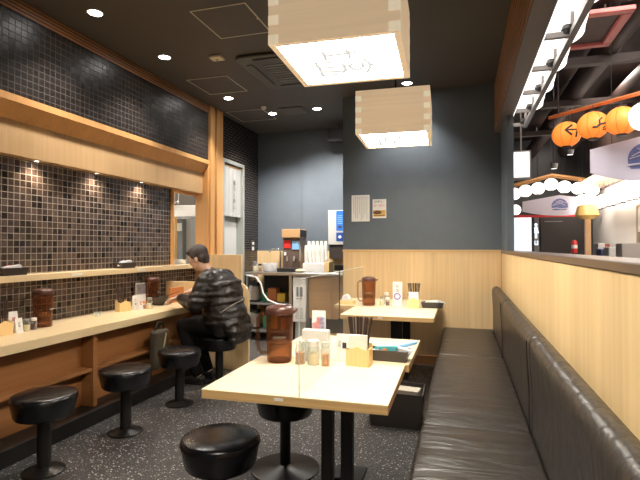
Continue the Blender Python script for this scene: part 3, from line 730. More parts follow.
chopstick_box('light wooden chopstick box at the centre of the near tables', (-.482, 2.30, ZT), R(-4), 'the near light wooden box', 13, True, 3)
towel_tray('dark brown towel tray at the right edge of the near tables', (-.362, 2.455, ZT), R(-3), 'the near dark tray', [(-.045, 'cloth_white', 'white packet with orange print'), (-.01, 'teal', 'teal packet'), (.03, 'orange_pl', 'orange packet'), (.06, 'cloth_white', 'tilted white packet at the right end')])
tag(obj('wipe_packet', MB().prism([(0, 0), (.10, .035), (.105, .05), (0, .02)], -.02, .02, 'Y').xf(Matrix.Translation((-.32, 2.47, ZT+.052))), M['lightblue'], bev=.003), 'pale blue grey wrapped cloth leaning out of the near dark tray', 'packet')

# ---- far pair of tables
pitcher('brown water pitcher on the far tables before the wainscot', (-.885, 4.68, ZT), R(10))
t = thing('screen_clamp', 'thin black upright clamp at the left corner of the third table', 'clamp', (-1.008, 3.99, 0))
obj('pole', MB().tube([(0, 0, .66), (0, 0, 1.13)], .006), M['black_metal'], t); obj('grip', MB().box(-.045, .035, -.012, .012, 1.10, 1.145), M['black_metal'], t, bev=.003); obj('jaw', MB().box(-.012, .03, -.012, .012, .66, .688), M['black_metal'], t)
tag(obj('napkin_pyramid', MB().prism([(-.05, 0), (.05, 0), (.025, .045), (0, .06), (-.03, .045)], -.04, .04, 'Y').xf(Matrix.Translation((-1.12, 4.72, ZT+.04))), M['cloth_white'], bev=.008), 'heap of white towels on a light wooden box at the far tables', 'towels')
tag(obj('wooden_box', MB().box(-1.19, -1.04, 4.66, 4.78, ZT, ZT+.04), M['paleb'], bev=.002), 'low light wooden box left of the far pitcher', 'box')
bottle('clear seasoning bottle next to the far pitcher', (-.76, 4.70, ZT), 'cream', 'glass', .085, .02)
bottle('soy bottle with brown sauce, left of the far menu card', (-.70, 4.70, ZT), 'soy', 'white', .08, .02)
bottle('clear seasoning jar between the far soy bottle and menu card', (-.73, 4.80, ZT), 'cream', 'white', .12, .022)
t = card('menu_card', 'tall white card with a violet round mark on the far tables', (-.605, 4.70, ZT), 0, .090, .235, [('新\n塩', .04, 0, .72, 'grey_ink')], .05)
obj('round_mark', MB().lathe([(.022, -.0005), (.034, -.0005), (.034, .0005), (.022, .0005)], n=24, cap=False).xf(Matrix.Translation((0, -.019, .095))@Matrix.Rotation(PI/2-.1, 4, 'X')), P('violet ink', (.30, .22, .60), .7), t)
bottle('small clear bottle right of the far menu card', (-.50, 4.78, ZT), 'cream', 'glass', .12, .018)
chopstick_box('light wooden chopstick box on the far tables', (-.375, 4.60, ZT), 0, 'the far light wooden box', 11, True, 5)
dup_tray = towel_tray('dark towel tray at the right end of the far tables', (-.315+.165, 4.66, ZT), 0, 'the far dark tray', [(-.03, 'orange_pl', 'orange brown packet'), (.0, 'cloth_white', 'plain white packet'), (.05, 'cloth_white', 'white packet sticking up at the right end')])
dup_tray.location.x = -.150-.12
for o in bpy.data.objects:
    if o.get('label', '').endswith('in the far dark tray'): o.location.x -= .12
for o in bpy.data.objects:
    if o.get('label', '').endswith('the far light wooden box') or o.get('label') == 'light wooden chopstick box on the far tables': o.location.x -= .065

# luggage basket on the floor
t = thing('luggage_basket', 'black floor basket between the second and third tables beside the bench', 'basket', (-.47, 3.62, 0))
mb = MB(); w, l, h_ = .20, .16, .25
vs = [(-w, -l, h_), (w, -l, h_), (w, l, h_), (-w, l, h_), (-w*.88, -l*.88, 0), (w*.88, -l*.88, 0), (w*.88, l*.88, 0), (-w*.88, l*.88, 0)]
vs += [(x*.94, y*.94, h_) for x, y, z in vs[:4]]+[(x*.94, y*.94, .01) for x, y, z in vs[4:8]]
obj('shell', mb.add(vs, [(4, 5, 6, 7), (12, 13, 14, 15)]+[(k, (k+1) % 4, 4+(k+1) % 4, 4+k) for k in range(4)]+[(8+k, 8+(k+1) % 4, 12+(k+1) % 4, 12+k) for k in range(4)]+[(k, (k+1) % 4, 8+(k+1) % 4, 8+k) for k in range(4)]), M['dark_trim'], t, smooth=False)
text('print', '荷物入れ', .05, (.02, -.147, .14), (PI/2+R(4), 0, 0), P('faded tan print', (.28, .2, .13), .7), t)
bo = obj('folded_paper', MB().box(-.12, .10, -.06, .06, 0, .05), tile('patterned paper', (.72, .68, .58), (.62, .57, .47), (.35, .31, .25), 'X', 'Y', w=.03, h=.02, mort=.002, off=.5, rough=.6, jit=0), bev=.006)
bo.location = (-.40, 3.60, .205); bo.rotation_euler = (0, 0, R(-8)); tag(bo, 'cream patterned paper folded on top of the black floor basket', 'paper')

# ------------------------------------------------------------------ things on the counter and the shelf
def on_counter(px, x): 
    d = ray(px, 300); return d.y/d.x*x
# near set
y = on_counter(43, -2.98); pitcher('brown water pitcher on the counter near the left picture edge', (-2.98, y, ZC), R(110))
y = on_counter(0, -2.95); chopstick_box('light wooden chopstick box at the left picture edge on the counter', (-2.95, y+.01, ZC), R(90), 'the counter box at the left picture edge', 9, False, 8)
y = on_counter(12, -2.93); card('menu_card', 'white card with small brown picture behind the counter seasonings on the left', (-3.04, on_counter(13, -3.04), ZC), R(80), .06, .135, [('麺', .03, 0, .6, 'red_ink')], .05)
card('info_card', 'small white card facing out before the left counter seasonings', (-2.93, on_counter(18.5, -2.93), ZC), R(80), .05, .10, [('辛\n味', .018, 0, .55, 'grey_ink')], .04)
bottle('clear seasoning bottle with cream powder on the counter near the left edge', (-2.93, on_counter(26.5, -2.93), ZC), 'cream', 'midgrey', .085, .021)
bottle('white capped seasoning bottle with red sauce on the counter near the left edge', (-2.93, on_counter(34, -2.93), ZC), 'soy', 'white', .085, .021)
glass_cup('low clear glass alone on the counter between the two seasoning sets', (-2.98, on_counter(98, -2.98), ZC), .035, .035)
# far set
y = on_counter(123, -2.98); chopstick_box('light wooden chopstick box in the middle of the counter', (-2.98, y, ZC), R(75), 'the box in the middle of the counter', 10, False, 9)
a = on_counter(140, -3.12)
t = card('photo_card', 'upright picture menu leaning by the wall in the far counter set', (-3.10, a, ZC), R(75), .15, .23, [], .05)
obj('picture', MB().box(-.07, .07, -.0145, -.0135, .115, .215).xf(Matrix.Rotation(0, 4, 'X')), P('ramen picture', (.30, .27, .30), .6, var=.7, bscale=30), t)
y = on_counter(134.5, -2.95); card('info_card', 'left one of two narrow white cards in the far counter set', (-2.95, y, ZC), R(75), .045, .135, [('ラ\nー\n油', .02, 0, .55, 'ink')], .04)
y = on_counter(140, -2.90); card('info_card', 'right one of two narrow white cards in the far counter set', (-2.90, y, ZC), R(75), .045, .115, [('胡\n椒', .02, 0, .55, 'red_ink')], .04)
bottle('small orange seasoning bottle in the far counter set', (-2.90, on_counter(144.5, -2.90), ZC), 'amber', 'orange_pl', .075, .018)
bottle('clear pepper jar with steel cap in the far counter set', (-2.87, on_counter(149.5, -2.87), ZC), 'cream', 'steel', .105, .026, 'seasoning_jar')
pitcher('brown water pitcher at the far counter set before the seated person', (-3.04, on_counter(152, -3.04), ZC), R(110))
tag(obj('menu_board', MB().box(-.008, .008, -.11, .11, 0, .16).xf(Matrix.Translation((-2.92, on_counter(176.5, -2.92), ZC))@Matrix.Rotation(R(-6), 4, 'Z')), M['orange_board'], bev=.003), 'terracotta board standing on the counter before the person', 'board')
tag(obj('noodle_bowl', MB().lathe([(0, 0), (.05, 0), (.05, .012), (.085, .05), (.10, .085), (.095, .085), (.08, .052), (0, .02)], (-2.96, 4.22, ZC), 28, cap=False), M['dark_trim'], ang=60), 'dark noodle bowl on the counter under the person\'s hands', 'bowl')
towel_tray('black towel tray on the wall shelf at the left picture edge', (-3.11, Wx(11, 268, -3.11).y, 1.095), R(90), 'the shelf tray at the left picture edge', [(-.04, 'red', 'red and white packet'), (.0, 'cloth_white', 'white packet'), (.045, 'cloth_white', 'white packet at the far end')])
towel_tray('black towel tray in the middle of the wall shelf', (-3.11, Wx(125, 262, -3.11).y, 1.095), R(90), 'the tray in the middle of the shelf', [(-.04, 'cloth_white', 'white packet at the near end'), (.0, 'cloth_white', 'crumpled white packet in the centre'), (.045, 'cloth_white', 'white packet at the far end')])

# ------------------------------------------------------------------ drink station in the alcove
st = thing('service_counter', 'stainless steel drink counter in the rear alcove', 'counter')
ZS = .95; x0 = Wy(247, 275, 6.2).x; 
obj('steel_top', MB().box(x0, -1.36, 6.12, YA-.05, ZS-.04, ZS), M['steel'], st, bev=.006)
obj('upright', MB().box(Wy(289, 300, 6.15).x, Wy(292, 300, 6.15).x, 6.15, 6.75, 0, ZS-.04), M['steel'], st)
obj('upright', MB().box(x0+.01, x0+.04, 6.15, 6.18, 0, ZS-.04), M['steel'], st)
obj('lower_shelf', MB().box(x0+.04, Wy(289, 300, 6.15).x, 6.15, 6.7, .50, .52).box(x0+.04, Wy(289, 300, 6.15).x, 6.15, 6.7, .12, .14), M['midgrey'], st)
obj('back_board', MB().box(x0+.04, -1.36, 6.72, 6.75, .05, ZS-.04), M['dark_trim'], st)
xa, xb = Wy(292.5, 300, 6.14).x, Wy(306, 300, 6.14).x
fr = thing('refrigerator', 'narrow white under counter cooler with a black control dial', 'refrigerator', (xa, 6.14, 0))
w = xb-xa
obj('cabinet', MB().box(0, w, .02, .55, .28, .905).box(.02, w-.02, .05, .5, 0, .28), M['grey'], fr, bev=.006)
obj('door', MB().box(.006, w-.006, 0, .02, .29, .895), M['white'], fr, bev=.004)
cp_ = obj('control_panel', MB().box(w*.3, w*.75, -.004, 0, .63, .76), M['midgrey'], fr); obj('dial', MB().lathe([(.016, 0), (.016, .012)], n=16).xf(Matrix.Translation((w*.52, -.004, .665))@Matrix.Rotation(PI/2, 4, 'X')), M['black'], cp_)
obj('dial', MB().lathe([(.01, 0), (.01, .01)], n=16).xf(Matrix.Translation((w*.52, -.004, .725))@Matrix.Rotation(PI/2, 4, 'X')), M['black'], cp_)
obj('badge', MB().box(w*.3, w*.7, -.003, 0, .595, .607), M['midgrey'], fr)
mb = MB()
for k in range(8): mb.box(w*.2, w*.8, -.003, 0, .33+.02*k, .34+.02*k)
obj('vent_slots', mb, M['grey'], fr)
cb = thing('base_cabinet', 'brown wooden base cabinet under the right end of the steel counter', 'cabinet', (0, 0, 0))
xc = Wy(308, 300, 6.2).x
obj('carcass', MB().box(xc, -1.36, 6.22, 6.70, .33, .905), wood('brown cabinet board', (.50, .28, .12), 'X', .15), cb)
obj('leg', MB().box(xc+.02, xc+.05, 6.25, 6.28, 0, .33), M['black_metal'], cb)
obj('leg', MB().box(-1.42, -1.39, 6.25, 6.28, 0, .33), M['black_metal'], cb)
obj('door', MB().box(xc+.01, (xc-1.36)/2-.004, 6.205, 6.22, .34, .895), wood('brown cabinet door', (.56, .33, .15), 'X', .15), cb, bev=.002)
obj('door', MB().box((xc-1.36)/2+.004, -1.37, 6.205, 6.22, .34, .895), wood('brown cabinet door right', (.56, .33, .15), 'X', .15), cb, bev=.002)
# pots and boxes on the rack
for (px, z0, lab) in ((254.5, .52, 'steel urn on the upper rack shelf under the drink counter'), (254.5, .14, 'steel urn on the lower rack shelf under the drink counter')):
    p = Wy(px, 300, 6.33); t = thing('steel_urn', lab, 'urn', (p.x, 6.33, z0))
    obj('body', MB().lathe([(.0, 0), (.085, 0), (.085, .22), (.07, .24), (0, .24)], n=24, cap=False), M['steel'], t); obj('lid', MB().lathe([(.087, .24), (.08, .27), (.02, .285), (.02, .30), (0, .30)], n=24, cap=False), M['black'], t)
    obj('base', MB().lathe([(.088, 0), (.088, .03)], n=24), M['black'], t)
for (px, z0, w_, h_, m, lab) in ((268, .14, .12, .18, 'green', 'green carton on the lower rack shelf'), (275, .14, .10, .22, 'yellow', 'yellow carton on the lower rack shelf'), (282, .52, .12, .12, 'yellow', 'yellow packet on the upper rack shelf'),
                                 (266, .52, .10, .13, 'green', 'green packet on the upper rack shelf'), (285, .14, .09, .16, 'orange_pl', 'orange carton on the lower rack shelf'), (273, .52, .13, .19, 'orange_board', 'brown round front machine on the upper rack shelf')):
    p = Wy(px, 300, 6.4); tag(obj('carton', MB().box(p.x-w_/2, p.x+w_/2, 6.36, 6.5, z0, z0+h_), M[m], bev=.004), lab, 'carton')
ho = obj('hose', MB().tube([Wy(250, 274.5, 6.25)+Vector((0, -.12, 0)), Wy(256, 277, 6.1), Wy(261, 284, 6.1), Wy(263, 293, 6.1), Wy(268, 300, 6.1), Wy(277, 304, 6.1), Wy(285, 305, 6.1), Wy(290, 308, 6.1)], .012, 8), M['white']); tag(ho, 'white flexible hose drooping from the steel drink counter', 'hose')
# machines on top
p = Wy(282, 270, 6.4); q = Wy(299, 229, 6.4)
cm = thing('coffee_machine', 'brown and black drink machine with cups on the steel counter', 'machine', (p.x, 6.38, ZS)); w = q.x-p.x; hh = q.z-ZS
obj('tower', MB().box(0, w, .06, .34, 0, hh*.80), P('taupe metal', (.16, .12, .10), .35, metal=.3), cm, bev=.006)
obj('hopper', MB().box(-.005, w+.01, .02, .34, hh*.80, hh), P('tan box', (.50, .30, .14), .5), cm, bev=.004)
obj('hopper_side', MB().box(w+.011, w+.014, .04, .32, hh*.82, hh*.98), M['black'], cm)
obj('drip_tray', MB().box(-.03, w+.01, -.10, .06, 0, .05), M['black'], cm, bev=.004)
obj('panel', MB().box(.01, w*.45, .052, .06, hh*.55, hh*.74), M['red'], cm); obj('panel', MB().box(w*.55, w-.01, .052, .06, hh*.52, hh*.72), M['lightblue'], cm)
obj('dial', MB().box(.02, .05, .045, .06, hh*.38, hh*.46), M['white'], cm); obj('nozzle', MB().tube([(w*.3, .03, hh*.36), (w*.3, .03, hh*.24)], .012), M['chrome'], cm); obj('nozzle', MB().tube([(w*.7, .03, hh*.36), (w*.7, .03, hh*.24)], .012), M['chrome'], cm)
obj('lever', MB().tube([(w+.02, .0, hh*.25), (w+.03, -.02, hh*.62), (w, -.03, hh*.7)], .012), M['steel'], cm)
f = Wy(276, 253, 6.6); tag(obj('faucet', MB().tube([(f.x+.06, 6.62, ZS), (f.x+.06, 6.62, 1.22), (f.x+.04, 6.60, 1.265), (f.x-.03, 6.58, 1.275), (f.x-.08, 6.57, 1.25), (f.x-.085, 6.57, 1.22)], .010, 10), M['chrome']), 'curved chrome faucet behind the steel counter', 'faucet')
p = Wy(270, 262, 6.35); tag(obj('plastic_container', MB().lathe([(0, 0), (.10, 0), (.115, .11), (.11, .12), (.10, .12), (.095, .01), (0, .01)], (p.x, 6.35, ZS), 28, cap=False), clear('frosted plastic', (.85, .85, .85), .35, .3, (.8, .8, .8))), 'frosted plastic tub on the steel counter left of the drink machine', 'tub')
p = Wy(260, 262, 6.3); bottle('small clear squeeze bottle with black top at the left of the steel counter', (p.x, 6.3, ZS), 'amber', 'black', .11, .025)
p = Wy(255, 262, 6.45); bottle('dark topped jar at the far left end of the steel counter', (p.x, 6.45, ZS), 'cream', 'midgrey', .14, .035)
p = Wy(300, 266, 6.25); tag(obj('cloth', MB().ball((p.x, 6.25, ZS+.02), (.07, .05, .028)), M['cream'], ang=180), 'crumpled cream cloth on the steel counter right of the drink machine', 'cloth')
# cup dispenser box with stacks
a = Wy(302.5, 270, 6.35); b = Wy(324, 262, 6.35)
rk = thing('cup_rack', 'white box rack under the stacks of cups', 'rack', (a.x, 6.35, ZS)); w = b.x-a.x
obj('box', MB().box(0, w, 0, .25, 0, .12), M['white'], rk, bev=.004); obj('tier', MB().box(0, w, .12, .25, .12, .18), M['white'], rk, bev=.003)
obj('side_board', MB().box(w, w+.07, 0, .25, 0, .14), M['paleb'], rk, bev=.002)
cupme = None
for r_ in range(2):
    for c in range(5):
        nn = 7
        for k in range(nn):
            loc = (a.x+.035+c*.062, 6.35+(.06 if r_ == 0 else .19), ZS+(.12 if r_ == 0 else .18)+.028*k)
            if cupme is None:
                o = obj('paper_cup', MB().lathe([(.027, .085), (.0205, 0), (.020, .0), (0, .001)], n=16, cap=False).xf(Matrix.Translation((0, 0, .085))@Matrix.Rotation(PI, 4, 'X')), P('pale grey cup', (.78, .76, .72), .35)); cupme = o
            else: o = cupme.copy(); COL.objects.link(o)
            o.location = loc
            tag(o, 'pale cup in the tall stacks at the ' + ('front' if r_ == 0 else 'back') + ' of the white rack', 'cup', 'cups stacked at the ' + ('front' if r_ == 0 else 'back') + ' of the rack')
# wall dispenser
a = Wy(328, 247.5, YA-.24); b = Wy(344, 210, YA-.24)
dp = thing('wall_dispenser', 'white and blue dispenser mounted on the alcove wall beside the dark corner', 'dispenser', (a.x, YA-.24, a.z)); w, h_ = b.x-a.x, b.z-a.z
obj('body', MB().box(0, w, 0, .209, .04, h_), M['grey'], dp, bev=.006); obj('base', MB().box(.01, w, .02, .209, -.16, .04), M['dark_trim'], dp, bev=.004)
obj('blue_panel', MB().box(w*.52, w-.004, -.004, 0, h_*.45, h_-.01), M['blue'], dp); db_ = obj('dark_blue_panel', MB().box(w*.52, w-.004, -.004, 0, .09, h_*.40), P('navy panel', (.02, .07, .30), .35), dp)
obj('button', MB().lathe([(.022, 0), (.022, .008)], n=16).xf(Matrix.Translation((w*.75, -.004, .15))@Matrix.Rotation(PI/2, 4, 'X')), M['white'], db_)
obj('slot', MB().box(w*.65, w*.85, -.006, -.004, h_*.52, h_*.58), M['ink'], dp)
mb = MB()
for k in range(5): mb.box(w*.6, w*.9, -.0055, -.004, h_*(.64+.05*k), h_*(.655+.05*k))
obj('print', mb, M['lightblue'], dp)
a = Wx(252.5, 246, -3.03); t = thing('wall_switch', 'small pale control plate on the dark tiles beside the doorway', 'switch', (-3.03, a.y, a.z))
obj('plate', MB().box(0, .008, -.06, .06, -.09, .09), M['dark_trim'], t, bev=.002); obj('buttons', MB().box(.008, .012, -.03, .03, .02, .06).box(.008, .012, -.03, .03, -.06, -.01), M['white'], t)

# ------------------------------------------------------------------ the seated person
ps = thing('person', 'seated person in a black quilted jacket leaning over the counter', 'person', (0, 0, 0))
body = MB()
hc = Vector((-2.455, 4.14, 1.19)); hr = Matrix.Rotation(R(-24), 4, 'Y')
head = MB()
head.ball((0, 0, .02), (.092, .074, .098)).ball((-.030, 0, -.045), (.062, .056, .072)).ball((-.060, 0, -.088), (.026, .028, .020))
head.ball((-.098, 0, -.022), (.016, .012, .014)).limb([(-.088, 0, .012), (-.100, 0, -.018)], [.009, .012])
head.ball((-.080, .0, .022), (.016, .050, .010)).ball((-.083, 0, -.058), (.012, .024, .007))
for s in (-1, 1): head.ball((.004, s*.074, -.015), (.018, .008, .031), (0, 0, 0))
head.xf(Matrix.Translation(hc)@hr)
body.v += []; body.add(head.v, head.f)
body.limb([hc+Vector((.035, 0, -.05)), (-2.36, 4.145, 1.06), (-2.27, 4.15, 1.0)], [.056, .056, .07])
body.limb([(-2.27, 4.15, .98), (-2.20, 4.15, .80), (-2.18, 4.15, .58)], [.11, .12, .12])
def arm(sh, el, wr): body.limb([sh, el, wr], [.055, .042, .028])
LS, LE, LW = (-2.27, 3.97, .985), (-2.33, 3.87, .775), (-2.575, 4.00, .815)
RS, RE, RW = (-2.27, 4.33, .985), (-2.36, 4.44, .80), (-2.63, 4.33, .85)
arm(LS, LE, LW); arm(RS, RE, RW)
for s in (-1, 1):
    yk = 4.15+s*.10
    body.limb([(-2.18, 4.15+s*.07, .545), (-2.56, yk, .545)], [.085, .058]); body.limb([(-2.56, yk, .545), (-2.50, yk, .33), (-2.40, yk, .085)], [.056, .052, .034])
def hand(wr, dirv, up, side, curl):
    d = Vector(dirv).normalized(); u = Vector(up).normalized(); s = d.cross(u).normalized()*side; wr = Vector(wr)
    body.limb([wr, wr+d*.03], [.027, .030])
    for k in (-1, 0, 1): body.limb([wr+d*.02+s*.018*k, wr+d*.085+s*.024*k], [.016, .014])
    L = [.074, .082, .076, .060]
    for i in range(4):
        b0 = wr+d*.085+s*(-.030+.020*i); pts = [b0]; a = 0
        for j, f in enumerate((.45, .32, .23)):
            a += R(curl*(.6+.25*j)); pts.append(pts[-1]+(d*math.cos(a)-u*math.sin(a)).normalized()*L[i]*f)
        body.limb(pts, [.0092, .0088, .0082, .0072])
    t0 = wr+d*.03-s*.026; t1 = t0+(d*.7-s*.7).normalized()*.035-u*.006; t2 = t1+(d*.95-s*.1-u*.25).normalized()*.032; t3 = t2+(d-u*.3).normalized()*.024
    body.limb([t0, t1, t2, t3], [.013, .0115, .010, .0085])
hand(LW, (-.96, .22, -.12), (0, 0, 1), 1, 34)
hand(RW, (-.9, -.35, -.2), (0, 0, 1), -1, 42)
remesh('body', body, M['skin'], .0055, ps, 3)
for s in (-1, 1):
    e = Matrix.Translation(hc)@hr@Vector((-.083, s*.030, .004)); obj('eye', MB().ball(e, .0105), M['white'], ps); 
    e2 = Matrix.Translation(hc)@hr@Vector((-.0905, s*.031, .003)); obj('iris', MB().ball(e2, .005), M['ink'], ps)
hair = MB().ball((.016, 0, .045), (.098, .083, .090)).ball((.045, 0, -.01), (.060, .074, .070)).ball((-.05, 0, .085), (.050, .060, .035)).ball((.055, 0, -.05), (.035, .055, .04))
for s in (-1, 1): hair.ball((-.012, s*.073, .03), (.030, .012, .035))
hair.xf(Matrix.Translation(hc)@hr)
remesh('hair', hair, M['hair'], .007, ps, 3)
jk = MB()
jk.limb([(-2.30, 4.15, 1.015), (-2.245, 4.15, .97)], [.080, .125])
for s in (-1, 1):
    jk.limb([(-2.26, 4.15+s*.06, .955), (-2.19, 4.15+s*.075, .80), (-2.165, 4.15+s*.09, .62), (-2.16, 4.15+s*.10, .565)], [.130, .155, .150, .115])
jk.ball((-2.20, 4.15, .86), (.185, .235, .20), (0, R(-14), 0))
jk.ball((-2.17, 4.15, .66), (.205, .245, .16))
jk.limb([(-2.02, 4.02, .60), (-2.02, 4.02, .43)], [.052, .040]); jk.limb([(-2.02, 4.15, .60), (-2.015, 4.15, .43)], [.055, .040]); jk.limb([(-2.02, 4.28, .60), (-2.02, 4.28, .43)], [.052, .040])
jk.limb([(-2.015, 3.99, .44), (-2.00, 4.15, .44), (-2.015, 4.31, .44)], [.042, .045, .042]); jk.limb([(-2.01, 3.98, .52), (-1.995, 4.15, .52), (-2.01, 4.32, .52)], [.050, .060, .050]); jk.ball((-2.04, 4.15, .56), (.075, .24, .13))
def off(p, q, r): return tuple(a+(b-a)*r for a, b in zip(p, q))
for (s_, e_, w_) in ((LS, LE, LW), (RS, RE, RW)): jk.limb([s_, off(s_, e_, .5), e_, off(e_, w_, .5), off(e_, w_, .90)], [.098, .088, .080, .066, .047])
jk.limb([(-2.36, 4.06, 1.04), (-2.33, 4.15, 1.075), (-2.36, 4.24, 1.04)], [.032, .034, .032])
# puffed quilt rolls
for (s_, e_, w_) in ((LS, LE, LW), (RS, RE, RW)):
    for f_ in (.12, .36, .6, .84): jk.ball(off(s_, e_, f_), (.103-.012*f_, .103-.012*f_, .040))
    for f_ in (.15, .38, .6, .8):
        jk.ball(off(e_, w_, f_), (.034, .085-.034*f_, .085-.034*f_), (0, 0, R(-17)))
for k in range(5):
    z = .60+.085*k; jk.ball((-2.165-.012*k, 4.15, z), (.205-.004*k, .250-.004*k, .047), (0, R(-10), 0))
remesh('jacket', jk, M['jacket'], .010, ps, 4)
obj('sleeve_piping', MB().tube([(-2.10, 3.905, .70), (-2.04, 3.93, .745), (-1.985, 3.99, .785), (-1.955, 4.08, .81)], .0035, 6), M['piping'], ps)
tr = MB()
for s in (-1, 1):
    yk = 4.15+s*.10
    tr.limb([(-2.20, 4.15+s*.08, .553), (-2.40, yk, .552), (-2.56, yk, .548)], [.095, .082, .070]); tr.limb([(-2.56, yk, .545), (-2.50, yk, .33), (-2.415, yk, .11)], [.068, .062, .050])
remesh('trousers', tr, M['trousers'], .010, ps, 3)
for s in (-1, 1):
    yk = 4.15+s*.10
    sh_ = MB().limb([(-2.37, yk, .05), (-2.44, yk, .05), (-2.53, yk, .034)], [.040, .044, .033]).box(-2.565, -2.335, yk-.036, yk+.036, .0, .02)
    remesh('shoe', sh_, M['black'], .008, ps, 3)
for k in (0, 1):
    c = obj('eating_chopstick', MB().tube([(-2.765, 4.285+.012*k, .845), (-2.92, 4.24+.016*k, .79)], [.0038, .0026], 8), M['pitcher_lid']); tag(c, 'chopstick held over the bowl by the seated person', 'chopstick', 'chopsticks in the person\'s hand')
# bag with pale zip under the counter beside the person
bg = thing('shoulder_bag', 'dark bag with a pale shiny zip hanging under the counter behind the last empty stool', 'bag', (-2.62, 3.72, 0))
obj('pouch', MB().prism(rrect(-.02, .06, -.10, .10, .03), .22, .56, 'Z'), P('olive black cloth', (.07, .055, .035), .7, bump=.3), bg, bev=.02)
obj('zip', MB().tube([(.064, -.03, .24), (.066, 0, .30), (.064, -.02, .36), (.066, .01, .44), (.062, .04, .53)], .006, 8), P('brass zip', (.80, .70, .45), .3, metal=.8), bg)
obj('strap', MB().tube([(.02, -.07, .55), (.02, -.03, .62), (.02, .03, .62), (.02, .07, .55)], .008, 8), M['black'], bg)

# ------------------------------------------------------------------ the mall outside the opening
struct('floor_outside', MB().box(.36, 9, -2, 16, -.1, 0), M['out_floor'])
struct('ceiling_outside', MB().box(.40, 9, -2, 16, 4.3, 4.4), M['out_ceil'])
struct('wall_outside_far', MB().box(.3, 9, 14.6, 14.8, 0, 4.3), M['blackwall'])
struct('wall_outside_front', MB().box(.36, .46, YW+.12, 14.6, 0, 4.3), M['blackwall'])
struct('wall_outside_right', MB().box(3.4, 3.6, 3.0, 14.6, 0, 2.75), M['facade'])
struct('wall_outside_upper', MB().box(3.3, 3.6, 3.0, 14.6, 2.75, 4.3), P('brown bulkhead', (.16, .10, .08), .6))
for y in (5.0, 9.0, 12.5): area('mall_fill', (2.3, y, 4.2), (0, 0, 0), 1.0, .6, 24, (1, .88, .78))  # added fill lights below the ceiling to brighten the mall, no fittings
area('mall_fill', (2.6, 10.8, 2.7), (0, R(-65), 0), .3, 4.5, 60, (1, .93, .84))  # added fill without a fitting, aimed at the pale shop front
area('mall_fill', (2.2, 4.6, 4.1), (R(58), 0, 0), 1.6, .8, 75, (1, .93, .86))  # added fill tilted down the mall to brighten faces turned to the viewer
# ducts, pipes and beams under the dark ceiling
for i, (x, lab) in enumerate(((1.85, 'long round duct under the mall ceiling closest to the opening'), (2.7, 'long round duct running down the middle of the mall ceiling'))):
    tag(obj('ceiling_duct', MB().tube([(x, -1, 3.95), (x, 14.5, 3.95)], .16, 16), M['out_metal']), lab, 'duct')
for i, y in enumerate((3.6, 5.2, 7.0, 9.0, 11.2)):
    tag(obj('ceiling_beam', MB().box(.6, 3.3, y, y+.12, 3.70, 3.80), M['out_metal']), 'dark cross beam under the mall ceiling', 'beam', 'cross beams under the mall ceiling')
for i, (px, py, Y) in enumerate(((613, 30, 4.6),)):
    p = Vector((1.14, 5.62, 3.6)); t = thing('ceiling_cassette', 'reddish square air conditioner frame on the mall ceiling', 'air conditioner', (p.x, p.y, p.z), 0)
    S = .45; mb = MB()
    for (x0_, x1_, y0_, y1_) in ((-S, S, -S, -S+.09), (-S, S, S-.09, S), (-S, -S+.09, -S+.09, S-.09), (S-.09, S, -S+.09, S-.09)): mb.box(x0_, x1_, y0_, y1_, -.05, 0)
    obj('frame', mb, M['red_metal'], t, bev=.01); obj('grille', MB().box(-S+.09, S-.09, -S+.09, S-.09, -.02, .02), M['out_ceil'], t)
    for sx in (-1, 1):
        obj('hanger', MB().tube([(sx*.3, 0, 0), (sx*.3, 0, 4.3-p.z)], .01), M['out_metal'], t)
for (px, py, lab) in ((570, 152, 'small white spotlight on the mall ceiling below the first orange lantern'), (554, 166, 'small white spotlight on the mall ceiling above the far lanterns')):
    p = Wy(px, py, 9.5); t = thing('ceiling_spotlight', lab, 'light', (p.x, 9.5, p.z))
    obj('head', MB().lathe([(.05, -.05), (.07, .04), (0, .05)], n=16, cap=False), M['midgrey'], t); obj('lens', MB().lathe([(0, -.048), (.05, -.048)], n=16, cap=False), M['lant_box'], t); obj('stem', MB().tube([(0, 0, .04), (0, 0, 4.3-p.z)], .01), M['out_metal'], t)

# light-box awning just outside the opening : rail, cross bars, lit panels and barrel lanterns
aw = thing('awning_frame', 'grey metal rack of bars holding the lit white panels outside the opening', 'frame')
XO0, XO1, ZL = .53, .70, 2.70
obj('rail', MB().box(XO1-.02, XO1+.02, 1.0, 6.0, ZL-.02, ZL+.02), M['header'], aw)
obj('rail', MB().box(XO0-.02, XO0, 1.0, 6.0, ZL-.02, ZL+.02), M['header'], aw)
ycs = [3.48+.607*k for k in range(-4, 5)]
for y in ycs:
    obj('crossbar', MB().box(XO0, XO1-.02, y-.018, y+.018, ZL-.018, ZL+.018), M['header'], aw)
    obj('upright', MB().box(XO1-.012, XO1+.012, y-.012, y+.012, ZL+.02, ZL+.16), M['header'], aw)
    obj('clamp', MB().lathe([(.0, -.03), (.030, -.03), (.040, 0), (.030, .03), (0, .03)], (XO1-.03, y, ZL+.03), 16, cap=False), M['black_metal'], aw)
for y in (1.1, 3.5, 5.9): obj('hanger', MB().tube([(XO0-.01, y, ZL+.02), (XO0-.01, y, 4.3)], .008, 6), M['header'], aw)
for k, y in enumerate(ycs[:-1]):
    obj('lit_panel', MB().box(.462, .482, y+.012, y+.595, 2.56, 3.2), M['lant_box'], aw)
lproto = None
